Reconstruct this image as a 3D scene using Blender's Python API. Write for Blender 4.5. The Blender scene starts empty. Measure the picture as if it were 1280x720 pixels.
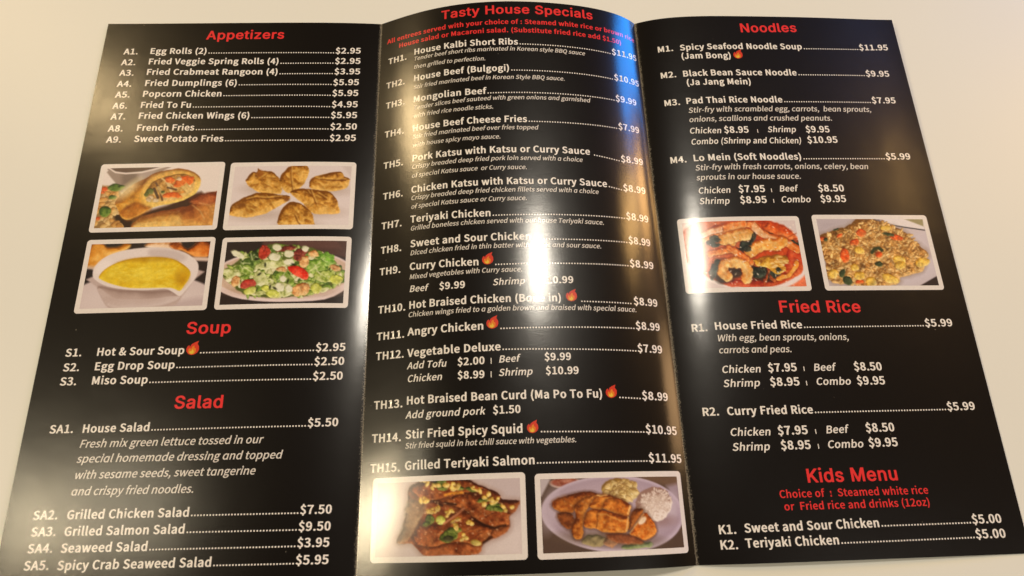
import bpy, math, random
import numpy as np
from mathutils import Vector, Matrix, Euler
from mathutils.geometry import tessellate_polygon

SC = bpy.context.scene
COL = SC.collection
S = 0.1437                      # one panel width in metres; the page is laid out in panel widths

# ------------------------------------------------------------------ camera
FPX = 828.6878
cam_d = bpy.data.cameras.new("camera")
cam = bpy.data.objects.new("camera", cam_d); COL.objects.link(cam)
cam.location = (-0.1128 * S, -0.7980 * S, 2.0532 * S)
M_RX = Matrix.Rotation(0.3309, 3, 'X'); M_RZ = Matrix.Rotation(-0.1309, 3, 'Z'); M_RO = Matrix.Rotation(0.1063, 3, 'Z')
cam.rotation_euler = (M_RZ @ M_RX @ M_RO).to_euler()
cam_d.sensor_width = 36.0
cam_d.lens = FPX / 1280 * 36.0
cam_d.clip_start = 0.01; cam_d.clip_end = 50
cam_d.dof.use_dof = True
cam_d.dof.focus_distance = 0.335
cam_d.dof.aperture_fstop = 17.0
SC.camera = cam

# ------------------------------------------------------------------ room light (dim warm interior)
world = bpy.data.worlds.new("World"); SC.world = world
world.use_nodes = True
bg = world.node_tree.nodes["Background"]
bg.inputs[0].default_value = (1.0, 0.84, 0.62, 1); bg.inputs[1].default_value = 0.06

def lamp(name, loc, aim, sx, sy, rad, col, shape='ELLIPSE', roll=0.0):
    """area lamp with radiance rad; loc, aim in panel widths"""
    d = bpy.data.lights.new(name, 'AREA'); d.shape = shape
    d.size = sx; d.size_y = sy
    area = sx * sy * (math.pi / 4 if shape == 'ELLIPSE' else 1)
    d.energy = rad * area * math.pi; d.color = col
    o = bpy.data.objects.new(name, d); COL.objects.link(o)
    o.location = Vector(loc) * S
    o.rotation_euler = ((Vector(aim) - Vector(loc)).to_track_quat('-Z', 'Y').to_matrix() @ Matrix.Rotation(roll, 3, 'Z')).to_euler()
    return o
#LAMPS
lamp("ceiling_or_added_lamp", (1.34, 2.74, 8.0), (0.3, 0.3, 0), 0.13, 0.18, 104, (1.0, 0.91, 0.76))
lamp("ceiling_or_added_lamp", (-8.8, -0.75, 8.0), (-1, 0, 0), 0.17, 0.28, 66, (1.0, 0.82, 0.52))
lamp("ceiling_or_added_lamp", (-8.3, 7.4, 8.0), (-1, 0, 0), 0.17, 0.42, 38, (1.0, 0.72, 0.36))
lamp("ceiling_or_added_lamp", (-6.3, -0.45, 8.0), (-1, 0, 0), 0.22, 0.26, 7, (1.0, 0.86, 0.60))  # added weak lamp, puts the haze low on the left panel
lamp("ceiling_or_added_lamp", (6.5, -4.5, 8.5), (0.5, 0, 0), 0.22, 0.22, 38, (1.0, 0.92, 0.80))  # added fill lamp behind the camera, evens out the light on the table
lamp("wall_lamp", (17.4, 9.5, 12.6), (0, 0, 0), 0.34, 0.85, 20.0, (1.0, 0.56, 0.18), 'RECTANGLE')
lamp("wall_lamp", (17.6, 9.0, 6.4), (0, 0, 0), 0.36, 0.60, 22.0, (1.0, 0.52, 0.16), 'RECTANGLE')
lamp("wall_lamp", (29.0, 4.2, 6.0), (0, 0, 0), 0.7, 1.6, 7.0, (1.0, 0.58, 0.26), 'RECTANGLE')
lamp("television_light", (24.0, 19.6, 8.0), (0, 0, 0), 0.70, 1.9, 16.0, (0.02, 0.30, 1.0), 'RECTANGLE')
#LAMPS_END
SC.view_settings.view_transform = 'Standard'
SC.view_settings.look = 'None'
SC.view_settings.exposure = -0.12
SC.view_settings.gamma = 1.0

# ------------------------------------------------------------------ materials
def mat(name):
    m = bpy.data.materials.new(name); m.use_nodes = True
    nt = m.node_tree; b = nt.nodes["Principled BSDF"]
    return m, nt, b
def node(nt, typ, **kw):
    n = nt.nodes.new(typ)
    for k, v in kw.items(): setattr(n, k, v)
    return n
def math_n(nt, op, a, b=None, clamp=False):
    n = node(nt, 'ShaderNodeMath', operation=op); n.use_clamp = clamp
    for i, x in enumerate((a, b)):
        if x is None: continue
        if isinstance(x, (int, float)): n.inputs[i].default_value = x
        else: nt.links.new(x, n.inputs[i])
    return n.outputs[0]
def noise_n(nt, vec, scale, detail=2.0, rough=0.5):
    n = node(nt, 'ShaderNodeTexNoise'); n.inputs['Scale'].default_value = scale
    n.inputs['Detail'].default_value = detail; n.inputs['Roughness'].default_value = rough
    if vec is not None: nt.links.new(vec, n.inputs['Vector'])
    return n.outputs['Fac']

GRAIN = 0.42
def gloss(nt, b, tint=1.0):
    """the varnished paper: a broad sheen, a sharper clear coat and a fine grain that makes highlights sparkle"""
    b.inputs['Roughness'].default_value = 0.32
    b.inputs['Specular IOR Level'].default_value = 0.22
    b.inputs['Coat Weight'].default_value = 0.85
    b.inputs['Coat Roughness'].default_value = 0.13
    tc = node(nt, 'ShaderNodeTexCoord')
    n1 = noise_n(nt, tc.outputs['Object'], 2300, 2.0, 0.6)
    n2 = noise_n(nt, tc.outputs['Object'], 38, 2.0)
    h = math_n(nt, 'ADD', n1, math_n(nt, 'MULTIPLY', n2, 6.0))
    bp = node(nt, 'ShaderNodeBump'); bp.inputs['Strength'].default_value = GRAIN; bp.inputs['Distance'].default_value = 0.00005
    nt.links.new(h, bp.inputs['Height'])
    nt.links.new(bp.outputs[0], b.inputs['Normal']); nt.links.new(bp.outputs[0], b.inputs['Coat Normal'])
    return tc

def ink(name, col, rough=None):
    m, nt, b = mat(name); gloss(nt, b)
    tc = node(nt, 'ShaderNodeTexCoord')
    f = noise_n(nt, tc.outputs['Object'], 900, 2)
    mx = node(nt, 'ShaderNodeMix', data_type='RGBA'); nt.links.new(f, mx.inputs['Factor'])
    mx.inputs['A'].default_value = (*[c * .90 for c in col], 1); mx.inputs['B'].default_value = (*[min(1, c * 1.08) for c in col], 1)
    nt.links.new(mx.outputs['Result'], b.inputs['Base Color'])
    return m

M_white = ink("white_ink", (0.86, 0.81, 0.76))
M_soft = ink("soft_white_ink", (0.74, 0.69, 0.64))
M_red = ink("red_ink", (0.80, 0.035, 0.035))
M_frame = ink("white_photo_border", (0.80, 0.74, 0.71))
M_fr = ink("flame_red", (0.64, 0.045, 0.02)); M_fo = ink("flame_orange", (0.74, 0.22, 0.02)); M_fy = ink("flame_yellow", (0.78, 0.52, 0.05))

# black printed sheet, worn to bare paper along its folds and cut edges
M_black, nt, b = mat("black_printed_paper")
tc = gloss(nt, b)
uv = node(nt, 'ShaderNodeUVMap'); uv.uv_map = "page"
sep = node(nt, 'ShaderNodeSeparateXYZ'); nt.links.new(uv.outputs[0], sep.inputs[0])
u = sep.outputs[0]
dist = math_n(nt, 'MINIMUM', u, math_n(nt, 'SUBTRACT', 1.0, u))
wn = noise_n(nt, tc.outputs['Object'], 2000, 3, 0.7)
wl = noise_n(nt, tc.outputs['Object'], 22, 1)
lim = math_n(nt, 'MULTIPLY', math_n(nt, 'SUBTRACT', math_n(nt, 'ADD', wn, math_n(nt, 'MULTIPLY', wl, 0.30)), 0.58), 0.021)
worn = math_n(nt, 'GREATER_THAN', lim, dist)
sp = math_n(nt, 'GREATER_THAN', noise_n(nt, tc.outputs['Object'], 700, 1), 0.845)   # specks of dust
worn = math_n(nt, 'MULTIPLY', math_n(nt, 'MAXIMUM', worn, sp), 0.7)
mx = node(nt, 'ShaderNodeMix', data_type='RGBA'); nt.links.new(worn, mx.inputs['Factor'])
mx.inputs['A'].default_value = (0.0034, 0.0016, 0.0009, 1); mx.inputs['B'].default_value = (0.30, 0.26, 0.20, 1)
nt.links.new(mx.outputs['Result'], b.inputs['Base Color'])

M_back = ink("paper_back", (0.02, 0.018, 0.016))
M_edge = ink("cut_paper_edge", (0.30, 0.27, 0.20))

M_print, nt, b = mat("printed_food_photo"); gloss(nt, b)
at = node(nt, 'ShaderNodeVertexColor'); at.layer_name = "print"
tc = node(nt, 'ShaderNodeTexCoord')
f = noise_n(nt, tc.outputs['Object'], 1500, 2)
fm = node(nt, 'ShaderNodeMapRange'); fm.inputs['To Min'].default_value = 0.90; fm.inputs['To Max'].default_value = 1.08
nt.links.new(f, fm.inputs['Value'])
vm = node(nt, 'ShaderNodeVectorMath', operation='SCALE'); nt.links.new(at.outputs['Color'], vm.inputs[0]); nt.links.new(fm.outputs[0], vm.inputs['Scale'])
nt.links.new(vm.outputs[0], b.inputs['Base Color'])

M_table, nt, b = mat("cream_laminate")
tc = node(nt, 'ShaderNodeTexCoord')
f1 = noise_n(nt, tc.outputs['Object'], 5, 3); f2 = noise_n(nt, tc.outputs['Object'], 700, 2); 
ff = math_n(nt, 'ADD', math_n(nt, 'MULTIPLY', f1, 0.8), math_n(nt, 'MULTIPLY', f2, 0.2))
cr = node(nt, 'ShaderNodeMix', data_type='RGBA'); nt.links.new(ff, cr.inputs['Factor'])
cr.inputs['A'].default_value = (0.76, 0.755, 0.695, 1); cr.inputs['B'].default_value = (0.81, 0.81, 0.76, 1)
nt.links.new(cr.outputs['Result'], b.inputs['Base Color'])
b.inputs['Roughness'].default_value = 0.40; b.inputs['Specular IOR Level'].default_value = 0.3
bp = node(nt, 'ShaderNodeBump'); bp.inputs['Strength'].default_value = 0.06; bp.inputs['Distance'].default_value = 0.0002
nt.links.new(noise_n(nt, tc.outputs['Object'], 900, 2), bp.inputs['Height']); nt.links.new(bp.outputs[0], b.inputs['Normal'])

# ------------------------------------------------------------------ mesh helpers
def link(name, verts, faces, mats, parent=None, midx=None, smooth=True):
    me = bpy.data.meshes.new(name)
    me.from_pydata([tuple(v) for v in verts], [], faces)
    for m in mats: me.materials.append(m)
    if midx is not None: me.polygons.foreach_set('material_index', np.asarray(midx, dtype=np.int32))
    if smooth: me.polygons.foreach_set('use_smooth', np.ones(len(faces), dtype=bool))
    me.update()
    o = bpy.data.objects.new(name, me); COL.objects.link(o)
    if parent: o.parent = parent
    return o

# ------------------------------------------------------------------ the curled sheet: (panel, s 0..1 across, v 0..1 down) -> space
G = {'H': 1.91064, 'h0': 0.00252, 'h0b': 0.00097, 'h3': 0.02195, 'h3b': -0.02165, 'a1': 0.00614, 'a1s': -1.03352, 'a1b': 0.01778, 'a2': 0.11797, 'a2s': 0.00084, 'a2b': -0.0274, 'a2q': 0.16879, 'a3': 0.02918, 'a3s': 0.77268, 'a3b': -0.01348, 'a1q': 0.60803, 'a3q': 0.76842, 'a1d': -0.45913, 'a2d': -0.30403, 'a3d': 0.83115}
HP = G['H']; LIFT = 0.0030
NS, NV = 513, 9
TAB = []
_s = np.linspace(0, 1, NS); _v = np.linspace(0, 1, NV)
for p in range(3):
    n = str(p + 1); X = np.zeros((NV, NS)); Z = np.zeros((NV, NS))
    for j, v in enumerate(_v):
        hl = G['h0'] + G['h0b'] * v if p == 0 else 0.0
        hr = G['h3'] + G['h3b'] * v if p == 2 else 0.0
        a = G['a' + n] + G['a' + n + 'b'] * v
        z = hl * (1 - _s) + hr * _s + 4 * a * _s * (1 - _s) * (1 + G['a' + n + 's'] * (1 - 2 * _s) + (G['a' + n + 'q'] + G['a' + n + 'd'] * (1 - 2 * _s)) * (4 * (_s - .5) ** 2))
        dx = np.sqrt(np.maximum(np.diff(_s) ** 2 - np.diff(z) ** 2, 1e-9))
        X[j, 1:] = np.cumsum(dx); Z[j] = z
    TAB.append([X, Z])
W1 = TAB[1][0][:, -1].copy()
for p in range(3):
    X = TAB[p][0]
    if p == 0: X -= X[:, -1:].copy()
    if p == 2: X += W1[:, None]
    X -= W1[:, None] / 2
def bil(T, s, v):
    s = np.clip(s, 0, 1); v = np.clip(v, 0, 1)
    i = np.minimum((s * (NS - 1)).astype(int), NS - 2); j = np.minimum((v * (NV - 1)).astype(int), NV - 2)
    fs = s * (NS - 1) - i; fv = v * (NV - 1) - j
    return (T[j, i] * (1 - fs) + T[j, i + 1] * fs) * (1 - fv) + (T[j + 1, i] * (1 - fs) + T[j + 1, i + 1] * fs) * fv
def sheet(p, s, v, up=0.0):
    """points on panel p of the sheet, lifted by up along the surface normal"""
    s = np.asarray(s, float); v = np.asarray(v, float)
    x = bil(TAB[p][0], s, v); z = bil(TAB[p][1], s, v)
    e = 2e-3; s0 = np.clip(s - e, 0, 1); s1 = np.clip(s + e, 0, 1)
    tx = bil(TAB[p][0], s1, v) - bil(TAB[p][0], s0, v); tz = bil(TAB[p][1], s1, v) - bil(TAB[p][1], s0, v)
    L = np.hypot(tx, tz)
    return np.stack([x - tz / L * up, (0.5 - v) * HP, z + tx / L * up + LIFT], 1) * S

# ------------------------------------------------------------------ the table top
TW, TD, TH, ch = 1.5, 1.1, 0.03, 0.004
vs, fs = [], []
prof = [(-ch, 0), (0, -ch), (0, -TH + ch), (-ch, -TH)]
for (o_, z) in prof:
    for sx, sy in ((-1, -1), (1, -1), (1, 1), (-1, 1)):
        vs.append((sx * (TW / 2 + o_), 0.12 + sy * (TD / 2 + o_), z))
fs.append((0, 1, 2, 3)); fs.append((15, 14, 13, 12))
for k in range(3):
    for i in range(4):
        a, c = k * 4 + i, k * 4 + (i + 1) % 4
        fs.append((a + 4, c + 4, c, a))
tb = link("table_top", vs, fs, [M_table], smooth=False)
tb['kind'] = 'structure'

# ------------------------------------------------------------------ the menu
menu = bpy.data.objects.new("takeout_menu", None); COL.objects.link(menu)
menu.empty_display_size = 0.05
menu['label'] = "glossy black tri-fold restaurant menu with red headings lying open on the cream table"
menu['category'] = "menu"
TH_P = 0.0016
panels = []
for p in range(3):
    ns, nv = 112, 40
    s, v = np.meshgrid(np.linspace(0, 1, ns + 1), np.linspace(0, 1, nv + 1))
    top = sheet(p, s.ravel(), v.ravel()); bot = sheet(p, s.ravel(), v.ravel(), -TH_P)
    if p == 0: pass
    V = np.concatenate([top, bot]); N = (ns + 1) * (nv + 1)
    F, MI = [], []
    for j in range(nv):
        for i in range(ns):
            a = j * (ns + 1) + i; c = a + ns + 1
            F.append((a, c, c + 1, a + 1)); MI.append(0)
            F.append((a + N, a + 1 + N, c + 1 + N, c + N)); MI.append(1)
    for i in range(ns):
        a = i; F.append((a, a + 1, a + 1 + N, a + N)); MI.append(2)
        a = nv * (ns + 1) + i; F.append((a + 1, a, a + N, a + 1 + N)); MI.append(2)
    for j in range(nv):
        if p == 0:
            a = j * (ns + 1); c = a + ns + 1; F.append((c, a, a + N, c + N)); MI.append(2)
        if p == 2:
            a = j * (ns + 1) + ns; c = a + ns + 1; F.append((a, c, c + N, a + N)); MI.append(2)
    o = link("panel", V, F, [M_black, M_back, M_edge], menu, MI)
    me = o.data
    uvl = me.uv_layers.new(name="page")
    li = np.zeros(len(me.loops), dtype=np.int32); me.loops.foreach_get('vertex_index', li)
    li = li % N
    uvl.data.foreach_set('uv', np.stack([(s.ravel()[li] if p == 1 else (0.5 + s.ravel()[li] / 2 if p == 0 else s.ravel()[li] / 2)), 1 - v.ravel()[li]], 1).astype(np.float32).ravel())
    try:
        me.set_sharp_from_angle(angle=math.radians(40))
    except Exception: pass
    panels.append(o)

# ------------------------------------------------------------------ lettering: outlines drawn as polygons, [advance, loop, loop...]
FONTS = {'b': {' ':[156],
'$':[388,[172,-102,164,-101,157,-98,151,-94,149,-90,148,-20,146,-18,83,0,19,42,15,48,15,56,48,104,56,110,68,112,78,111,87,108,140,74,190,62,234,76,236,78,253,122,200,202,95,264,36,370,34,376,50,442,54,448,94,494,145,514,148,516,148,586,152,594,160,600,170,602,222,602,230,601,238,597,242,594,246,588,246,518,296,502,304,498,354,456,358,450,357,444,354,440,317,402,308,398,298,396,288,397,279,400,238,430,204,438,168,424,150,382,201,312,306,252,366,134,368,128,352,60,349,54,304,6,246,-18,246,-86,243,-94,234,-99,224,-102]],
'&':[476,[180,-26,90,-5,78,1,22,54,0,134,32,226,98,286,76,342,68,400,83,468,126,514,131,518,200,537,212,538,276,525,288,518,325,478,338,422,318,356,275,304,227,268,228,266,278,200,320,162,343,198,373,280,378,286,386,290,394,292,458,292,470,290,478,286,483,280,484,274,447,176,398,98,434,75,482,55,488,50,490,44,473,-14,466,-21,456,-25,446,-26,436,-24,376,-2,330,27,277,-8,190,-25],[185,60,190,59,224,67,255,86,191,148,150,201,148,202,131,184,115,134,127,92,154,68],[184,350,186,349,211,368,233,420,225,450,212,457,188,446,174,402,180,362]],
'(':[236,[166,-154,152,-151,144,-144,67,24,38,218,67,412,144,578,148,582,154,586,168,588,182,585,223,566,230,560,232,554,166,392,144,218,166,44,232,-120,229,-128,222,-133,182,-151]],
')':[236,[68,-154,56,-152,14,-133,7,-128,4,-122,5,-116,72,44,94,218,72,392,4,554,6,560,13,566,56,586,70,588,84,585,90,582,94,578,169,412,198,218,169,24,94,-144,91,-148,84,-151]],
'.':[194,[96,-26,84,-24,48,-9,42,-5,39,0,26,40,39,78,42,83,48,87,84,102,98,104,112,101,146,87,152,82,155,78,170,40,155,0,151,-6,111,-24]],
'0':[388,[192,-26,181,-24,96,6,89,10,86,14,29,106,10,258,28,408,86,500,90,504,98,508,182,536,194,538,206,536,292,508,300,504,304,500,360,408,380,258,359,106,304,14,300,10,292,6,206,-24],[190,64,194,62,224,76,254,138,266,258,254,378,223,440,194,452,166,440,136,378,122,258,136,138,166,76]],
'1':[388,[60,-16,52,-15,44,-12,39,-8,36,-2,36,54,40,62,48,68,58,70,148,70,149,70,150,72,150,418,146,420,80,420,71,422,64,426,60,430,58,434,59,480,64,486,70,490,130,506,182,529,190,530,240,530,252,528,262,522,266,514,266,70,346,70,356,68,364,64,368,60,370,54,369,-4,367,-8,361,-12,346,-16]],
'2':[388,[28,-16,20,-15,13,-12,7,-8,5,-4,5,42,8,47,141,174,215,280,240,370,231,416,207,444,204,445,172,453,132,441,84,401,74,397,64,396,53,398,44,403,5,440,2,446,3,452,8,458,74,512,86,517,170,537,180,538,190,537,274,517,280,512,334,458,356,370,328,262,257,154,177,70,212,72,354,72,368,69,376,64,380,58,379,-4,377,-8,371,-12,356,-16]],
'3':[388,[182,-26,68,-1,-1,52,-4,56,-6,62,-4,68,32,110,38,115,48,118,60,118,71,114,122,75,180,61,218,70,245,94,258,140,246,186,244,188,204,215,114,227,102,233,99,238,98,242,98,292,100,298,104,302,116,307,192,318,229,346,239,390,222,436,219,438,178,452,138,443,91,408,82,405,70,404,60,406,51,412,17,454,14,460,15,466,20,472,88,519,96,521,182,538,266,524,276,521,332,474,337,468,358,396,357,390,330,310,326,306,276,272,316,252,358,206,376,138,350,52,290,0,278,-7,192,-25]],
'4':[388,[236,-16,228,-15,220,-12,215,-8,212,-2,212,124,210,126,14,126,4,127,-7,132,-12,140,-12,186,206,522,214,528,224,530,302,530,310,528,318,524,322,520,324,514,324,208,370,208,380,205,388,200,392,192,392,140,387,132,374,127,326,126,324,125,324,0,321,-8,312,-13,302,-16],[120,208,211,208,212,340,210,344]],
'5':[388,[182,-26,70,-2,-2,48,-6,52,-8,56,-6,64,30,108,38,114,50,116,60,115,70,111,120,75,178,61,212,70,215,72,247,106,260,166,249,222,218,255,178,265,148,259,108,239,100,236,90,236,76,240,40,264,36,268,34,274,52,516,56,522,60,526,68,529,76,530,326,530,336,529,348,522,352,514,352,456,349,450,342,445,328,442,162,442,158,440,149,342,200,346,282,329,294,324,352,268,355,264,378,166,354,70,349,62,283,0,194,-25]],
'6':[388,[208,-26,197,-24,109,6,102,10,98,14,39,96,36,102,14,246,40,406,42,412,116,506,124,510,216,536,230,538,306,523,314,521,372,478,376,472,375,466,336,422,330,417,320,414,308,414,298,417,260,446,234,452,186,438,146,378,135,314,206,333,216,334,224,333,300,315,310,311,365,252,384,158,363,66,307,4,296,-2,220,-25],[210,60,236,68,260,100,272,158,262,214,236,246,206,254,172,244,127,202,143,120,176,72]],
'7':[388,[136,-16,126,-14,118,-10,114,-6,112,0,132,176,179,324,246,440,242,442,34,442,22,444,13,448,8,456,9,518,12,522,17,526,32,530,356,530,370,527,378,522,382,516,381,470,291,324,248,176,231,-4,224,-11,212,-16]],
'8':[388,[194,-26,102,-7,90,-1,30,50,6,128,38,220,96,272,54,316,30,388,30,392,51,464,56,470,109,516,188,537,198,538,208,537,289,516,342,466,347,460,364,384,340,306,300,262,300,260,354,214,382,124,360,50,301,-2,288,-7,204,-25],[191,56,194,56,246,74,269,126,252,174,250,176,210,208,168,227,166,226,133,194,115,134,129,90,158,64],[218,304,222,303,244,332,257,382,237,438,196,455,161,440,141,390,157,346,192,316]],
'9':[388,[162,-26,76,-7,18,35,14,42,15,48,54,93,60,97,70,100,80,100,90,97,96,94,130,68,158,62,204,76,245,136,255,200,182,179,172,178,162,179,90,197,80,200,75,204,23,262,4,356,27,448,82,510,87,514,94,517,168,537,180,538,188,537,276,511,286,506,350,422,354,416,376,278,350,110,348,106,276,10,268,6,176,-24],[180,260,182,260,218,271,263,314,246,396,214,442,178,454,154,446,128,414,118,356,128,300,152,268]],
':':[194,[96,-26,84,-24,48,-9,42,-5,39,0,26,40,39,78,42,83,48,87,84,102,98,104,112,101,146,87,152,82,155,78,170,40,155,0,151,-6,111,-24],[96,258,86,260,51,272,42,277,39,282,26,322,39,362,42,367,48,371,84,386,98,388,112,385,146,371,152,366,155,362,170,322,155,282,151,276,144,273,110,260]],
'A':[426,[0,-16,-10,-14,-19,-10,-23,-4,-24,2,151,518,154,522,159,526,172,530,250,530,264,527,270,522,274,516,447,4,447,-4,445,-8,439,-12,424,-16,352,-16,342,-14,333,-10,329,-4,284,140,142,140,139,138,94,-2,91,-8,82,-13,72,-16],[166,224,258,224,212,372,210,373]],
'B':[460,[68,-16,58,-14,50,-10,46,-6,44,0,45,518,48,522,53,526,68,530,222,530,320,516,330,513,394,471,400,466,426,390,425,384,404,312,361,278,398,262,438,218,442,212,454,150,429,62,425,56,357,6,344,1,236,-16],[162,68,222,68,286,77,322,102,324,104,337,152,324,196,290,220,286,222,222,230,166,230,162,229],[162,312,208,312,268,321,296,340,298,342,310,380,298,420,268,439,212,446,166,446,162,445]],
'C':[446,[262,-26,252,-24,138,8,127,14,45,110,14,256,44,402,48,408,130,498,134,502,256,536,268,538,278,537,366,517,430,468,434,462,433,456,397,410,390,405,380,402,368,402,357,406,312,439,270,448,204,428,202,426,153,364,134,258,152,150,201,86,266,66,316,78,368,118,376,121,386,122,398,120,408,114,446,70,448,64,446,58,443,54,368,-3,274,-25]],
'D':[482,[68,-16,58,-14,50,-10,46,-6,44,0,45,518,48,522,53,526,66,530,200,530,340,499,349,496,354,492,434,406,438,400,466,258,436,114,355,22,345,16,206,-16],[162,70,190,70,276,92,328,152,348,258,328,364,276,424,190,444,164,444,162,442]],
'E':[412,[68,-16,58,-14,50,-10,46,-6,44,0,44,514,46,520,50,524,56,528,70,530,366,530,376,529,384,525,390,520,392,514,392,458,389,450,380,445,366,442,166,442,162,441,162,314,330,314,344,311,352,306,356,300,356,242,354,236,350,232,343,228,334,226,166,226,162,225,162,72,374,72,386,70,396,64,400,58,400,0,398,-6,390,-13,376,-16]],
'F':[386,[68,-16,58,-14,50,-10,46,-6,44,0,44,514,46,520,50,524,56,528,70,530,366,530,376,529,384,525,390,520,392,514,392,458,389,450,380,445,366,442,166,442,162,441,162,302,332,302,346,299,354,294,358,288,358,228,355,222,350,219,336,214,166,214,162,213,161,-4,154,-11,142,-16]],
'G':[482,[270,-26,142,7,135,10,129,14,45,110,14,256,47,404,132,498,137,502,144,505,266,537,276,538,286,537,382,515,444,470,449,464,449,456,410,410,402,405,392,402,380,403,371,406,326,438,280,449,206,427,153,364,134,258,154,150,206,86,280,65,318,71,346,86,346,194,342,196,258,196,249,198,242,202,238,206,236,212,236,266,238,272,246,279,260,282,430,282,442,280,452,274,456,266,456,50,454,44,450,40,378,-5,280,-25]],
'H':[510,[68,-16,58,-14,50,-10,46,-6,44,0,44,514,46,520,54,527,66,530,136,530,150,527,156,524,160,520,162,514,162,314,346,314,347,314,348,316,349,518,352,522,357,526,372,530,442,530,452,528,460,524,464,520,466,514,466,0,464,-6,456,-13,444,-16,374,-16,358,-13,352,-9,349,-4,348,224,346,226,166,226,162,224,161,-4,154,-11,142,-16]],
'J':[374,[164,-26,72,-3,64,0,1,64,-1,68,-2,74,4,82,50,116,58,120,66,122,80,121,90,116,128,75,160,66,186,71,208,98,216,158,216,516,218,520,222,524,236,530,308,530,318,529,330,522,334,514,334,150,320,68,317,62,272,6,266,1,258,-3,176,-25]],
'K':[452,[68,-16,58,-14,50,-10,46,-6,44,0,44,514,46,520,50,524,56,528,70,530,140,530,152,527,160,520,162,514,162,322,332,524,340,528,350,530,426,530,438,528,446,524,452,516,450,508,293,316,474,6,476,0,474,-6,471,-10,464,-13,450,-16,374,-16,364,-14,356,-9,220,227,218,226,162,158,162,0,160,-6,152,-13,140,-16]],
'L':[380,[68,-16,58,-14,50,-10,46,-6,44,0,44,516,46,520,50,524,64,530,142,530,156,524,160,520,162,514,162,72,360,72,372,70,382,64,386,58,386,-2,383,-8,378,-11,370,-15,362,-16]],
'M':[568,[68,-16,58,-14,50,-10,46,-6,44,0,44,514,48,522,56,528,66,530,148,530,162,527,168,524,172,520,284,206,396,520,404,527,418,530,500,530,510,528,518,524,522,520,524,514,524,0,521,-8,512,-13,502,-16,436,-16,428,-15,421,-12,415,-8,413,-4,411,266,410,267,330,46,323,40,312,36,260,36,252,37,245,40,239,44,237,48,156,267,155,268,154,272,153,-4,146,-11,134,-16]],
'N':[506,[68,-16,58,-14,50,-10,46,-6,44,0,44,514,46,520,50,524,56,528,70,530,140,530,150,527,158,522,350,192,351,196,348,246,348,516,352,522,356,526,370,530,438,530,448,528,456,524,460,520,462,514,462,0,460,-6,457,-10,450,-13,436,-16,366,-16,356,-14,347,-8,156,321,158,270,158,-2,156,-6,152,-10,146,-13,138,-16]],
'P':[444,[68,-16,58,-14,50,-10,46,-6,44,0,45,518,48,522,53,526,68,530,218,530,324,516,334,513,404,462,410,454,434,362,409,270,405,264,341,212,332,208,224,188,166,188,162,187,161,-4,154,-11,142,-16],[162,274,210,274,270,282,305,308,318,362,306,414,270,437,206,444,166,444,162,443]],
'R':[444,[68,-16,58,-14,50,-10,46,-6,44,0,45,518,48,522,53,526,68,530,232,530,330,516,341,512,408,464,412,460,436,370,420,294,377,242,325,218,450,6,452,0,450,-6,442,-13,428,-16,350,-16,340,-14,332,-10,327,-4,210,201,208,202,166,202,162,200,161,-4,154,-11,142,-16],[162,286,218,286,274,294,307,320,320,370,308,416,276,437,220,444,166,444,162,443]],
'S':[418,[210,-26,96,-1,13,56,10,60,8,66,10,72,50,120,58,126,68,128,80,127,90,123,152,79,214,65,256,72,284,96,295,130,273,178,220,209,145,242,93,272,50,318,32,384,33,390,54,462,114,513,126,519,220,538,312,519,320,517,390,470,395,464,396,458,393,452,359,410,350,405,340,402,330,402,320,405,269,438,222,449,172,435,151,392,172,346,224,319,298,287,356,254,399,204,414,136,390,56,327,0,314,-5,220,-25]],
'T':[420,[176,-16,166,-14,158,-10,154,-6,152,0,152,440,148,442,20,442,6,445,-1,450,-4,456,-3,518,0,522,5,526,20,530,398,530,412,527,420,522,424,514,424,456,421,450,416,447,408,443,400,442,272,442,268,441,268,-2,266,-6,262,-10,256,-13,248,-16]],
'V':[402,[162,-16,154,-15,147,-12,141,-8,139,-4,-25,510,-25,518,-22,523,-16,527,0,530,72,530,84,527,92,520,202,155,204,156,312,520,320,527,334,530,404,530,418,527,426,520,428,514,427,510,265,-4,263,-8,257,-12,244,-16]],
'W':[614,[124,-16,116,-15,108,-12,103,-8,100,-2,-8,512,-7,518,-4,522,4,528,14,530,86,530,101,526,106,522,109,518,172,193,254,516,260,524,268,528,276,530,340,530,354,527,362,520,435,238,444,198,446,200,452,236,509,518,512,522,517,526,532,530,600,530,610,527,618,522,621,518,622,512,516,-2,513,-8,504,-13,494,-16,412,-16,398,-14,391,-10,388,-6,308,308,306,310,228,-6,220,-13,208,-16]],
'a':[394,[150,-26,84,-11,77,-8,71,-4,32,34,17,94,16,100,41,172,46,178,128,228,246,252,242,284,224,310,194,319,146,309,94,282,84,280,72,281,64,284,58,290,33,336,32,342,36,348,40,352,110,388,198,405,212,406,292,385,300,381,306,376,349,320,364,234,364,-2,362,-6,358,-10,352,-13,344,-16,282,-16,272,-14,263,-8,261,-4,258,9,230,-8,160,-25],[168,60,172,60,206,69,248,98,248,174,246,176,188,164,142,138,129,102,144,68]],
'b':[432,[230,-26,166,-10,144,3,143,2,140,-6,136,-10,128,-14,118,-16,58,-16,46,-12,39,-4,38,558,42,566,52,572,64,574,132,574,145,570,150,566,153,562,154,378,172,388,236,405,246,406,256,405,340,380,348,376,352,372,404,304,406,300,424,196,398,78,337,8,332,5,244,-24],[217,62,220,61,258,74,291,118,304,196,294,266,268,306,230,318,196,309,154,278,154,92,155,90,192,68]],
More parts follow.
